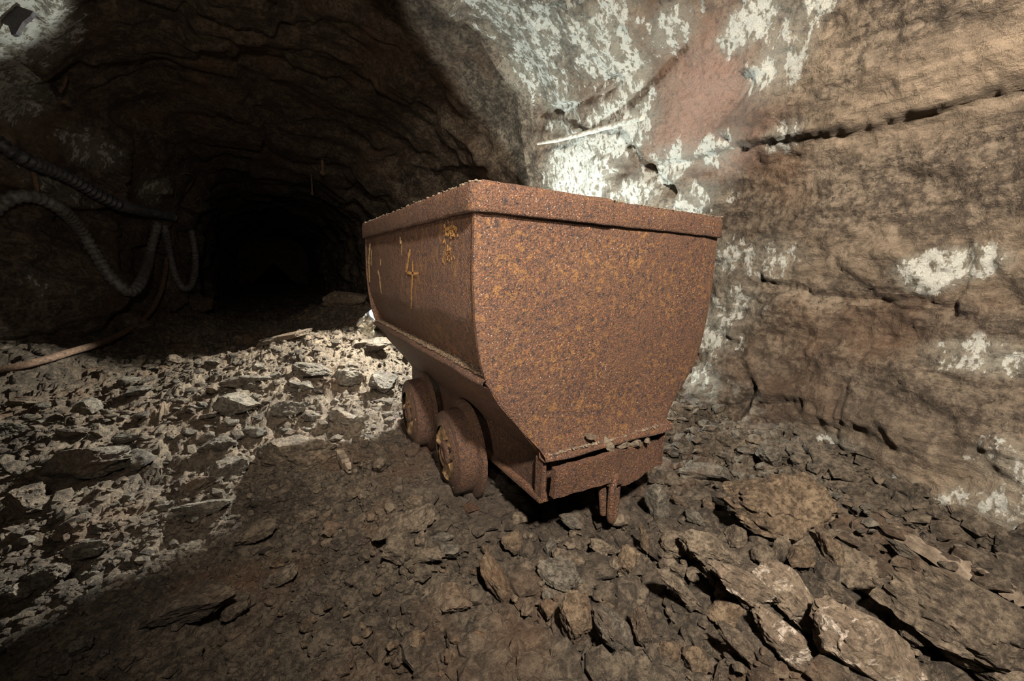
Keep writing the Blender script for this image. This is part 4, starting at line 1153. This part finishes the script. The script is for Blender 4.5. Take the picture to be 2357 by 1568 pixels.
# steel plate of an anchor at the top left and a bolt with bracket below it
k = hit(40, 45) or 3.2
c = at(40, 45, k - .06)
def px_poly(pix, depth, dc):
    return np.array([at(x, y, depth) - dc for x, y in pix])
pl = px_poly([(-20, 2), (20, 6), (76, 26), (70, 36), (52, 50), (36, 78), (26, 80), (18, 56), (-20, 44)], k - .06, c)
n = len(pl); V = np.concatenate([pl, pl - EZ * .02]); f = [tuple(range(n))[::-1], tuple(range(n, 2 * n))] + [(i, (i + 1) % n, n + (i + 1) % n, n + i) for i in range(n)]
tag(obj('anchor_plate', mesh_from('anchor_plate', V, f), MAT_STEEL, loc=c), 'torn black steel anchor plate on the pale rock at the top left', 'plate')
k = (hit(125, 200) or 3.5) - .05
root = empty('wall_bolt', at(140, 232, k))
tag(root, 'bent steel bolt with a bracket sticking out of the left wall', 'wall bolt')
rt = at(140, 232, k)
V, f = tube([at(112, 188, k + .1) - rt, at(122, 200, k) - rt, at(138, 228, k - .06) - rt], .016, 8); obj('bolt_rod', smesh('bolt_rod', V, f), MAT_STEEL, root)
V, f = tube([at(134, 234, k - .07) - rt, at(152, 234, k - .07) - rt], .014, 6); obj('bolt_nut', smesh('bolt_nut', V, f), MAT_PIPE, root)
V, f = tube([at(153, 178, k + .05) - rt, at(146, 198, k) - rt, at(138, 210, k - .03) - rt], .010, 6); obj('bracket_arm', smesh('bracket_arm', V, f), MAT_PIPE, root)

# white-crusted pole across the pale rock behind the cart
WRs = [parts['wall_right'][0], parts['ceiling'][0]]
pp = spline(np.array([(1238., 330.), (1300, 319), (1370, 300), (1430, 284), (1478, 271)]), 8)
dp = np.array([hit(x, y, WRs) for x, y in pp]); dp0 = dp; dp = np.polyval(np.polyfit(np.arange(len(dp)), dp, 1), np.arange(len(dp))); dp = dp + min(0, (dp0 - dp).min()) + .012
pth = np.array([at(x, y, k - .012) for (x, y), k in zip(pp, dp)])
V, f = tube(pth, np.interp(np.linspace(0, 1, len(pth)), [0, .1, .9, 1], [.008, .013, .015, .011]), 12)
V = V + .004 * np.stack([perlin(V * 30), perlin(V * 30 + 9), perlin(V * 30 + 19)], -1)
o0 = V.mean(0); o0[2] = V[:, 2].min()
tag(obj('crusted_pole', smesh('crusted_pole', V - o0, f), MAT_CRUST, loc=o0), 'white-crusted pole lying across the pale rock behind the cart', 'pole')
# splinters of timber
def plank(name, label, x0, y0, x1, y1, wpx, mat, lift=.01, seed=1):
    k0, k1 = hit(x0, y0), hit(x1, y1)
    a, b = at(x0, y0, k0 - .01), at(x1, y1, k1 - .01); a[2] += lift; b[2] += lift
    d = b - a; L = np.linalg.norm(d); d /= L
    side = np.cross(d, [0, 0, 1]); side /= np.linalg.norm(side); nup = np.cross(side, d)
    w_ = wpx * (k0 + k1) / 2 / F; rs = np.random.RandomState(seed); n = 14; G = []
    for k in range(n):
        f_ = k / (n - 1); wk = w_ * (1 - .6 * abs(2 * f_ - 1) ** 4) * (.85 + .3 * rs.rand()); th = .016 * (1 - .5 * abs(2 * f_ - 1) ** 4)
        c_ = a + d * L * f_ + nup * .004 * rs.randn()
        G.append([c_ + side * wk + nup * th, c_ - side * wk + nup * th * (.6 + .5 * rs.rand()), c_ - side * wk - nup * th, c_ + side * wk - nup * th, c_ + side * wk + nup * th])
    G = np.array(G).transpose(1, 0, 2); o0 = G.reshape(-1, 3).mean(0); o0[2] = G[..., 2].min()
    me = grid_mesh(name, G - o0, False)
    tag(obj(name, me, mat, loc=o0), label, 'plank' if 'plank' in name else 'splinter')
plank('timber_plank', 'long weathered grey plank lying along the foot of the right wall', 2010, 1205, 2235, 1335, 13, MAT_WOOD)
plank('timber_plank', 'second weathered plank lower down beside the huge boulder', 2190, 1290, 2357, 1372, 10, MAT_WOOD, seed=2)
plank('wood_splinter', 'pale wood splinter at the right edge', 2288, 1370, 2370, 1414, 9, MAT_WOOD, .03, seed=3)
plank('wood_splinter', 'short wood splinter standing left of the wheels', 780, 1052, 806, 1102, 8, MAT_WOOD, .03, seed=4)

# crumpled clear plastic bottle on the rubble behind the cart
k = (hit(868, 790) or 3.0) - .02
k = min(k, 2.32 / ray(845, 748)[1] + .25)
rs = np.random.RandomState(3)
c = at(846, 752, k); sc = k / F
root = empty('crumpled_bottle', at(850, 775, k)); rt = at(850, 775, k)
tag(root, 'crumpled shiny clear plastic bottle on the rubble behind the cart', 'bottle')
ax = EX * .45 - EY_ * .9; sd_ = EX * .9 + EY_ * .45
rows = []
for f_ in np.linspace(0, 1, 9):
    rr_ = np.interp(f_, [0, .15, .55, .85, 1], [10, 17, 18, 11, 3]) * sc
    ctr_ = c + ax * (f_ - .5) * 48 * sc - rt
    rows.append([ctr_ + sd_ * math.cos(a) * rr_ * (1 + .3 * rs.randn()) * 1.0 + EZ * math.sin(a) * rr_ * (.7 + .35 * rs.randn()) for a in np.arange(10) * .628])
G = np.array(rows); G = np.concatenate([G, G[:, :1]], 1)
obj('bottle_body', grid_mesh('bottle_body', G, False), MAT_FOIL, root)
rows = []
c_b = at(856, 733, k + .02) - rt; axb = EX * .7 - EY_ * .7; sdb = EX * .7 + EY_ * .7
for f_ in np.linspace(0, 1, 5):
    rows.append([c_b + axb * (f_ - .5) * 30 * sc + sdb * math.cos(a) * 13 * sc * (1 + .2 * rs.randn()) + EZ * math.sin(a) * 10 * sc * (1 + .2 * rs.randn()) for a in np.arange(10) * .628])
G = np.array(rows); G = np.concatenate([G, G[:, :1]], 1)
obj('bottle_shoulder', grid_mesh('bottle_shoulder', G, False), MAT_FOIL2, root)
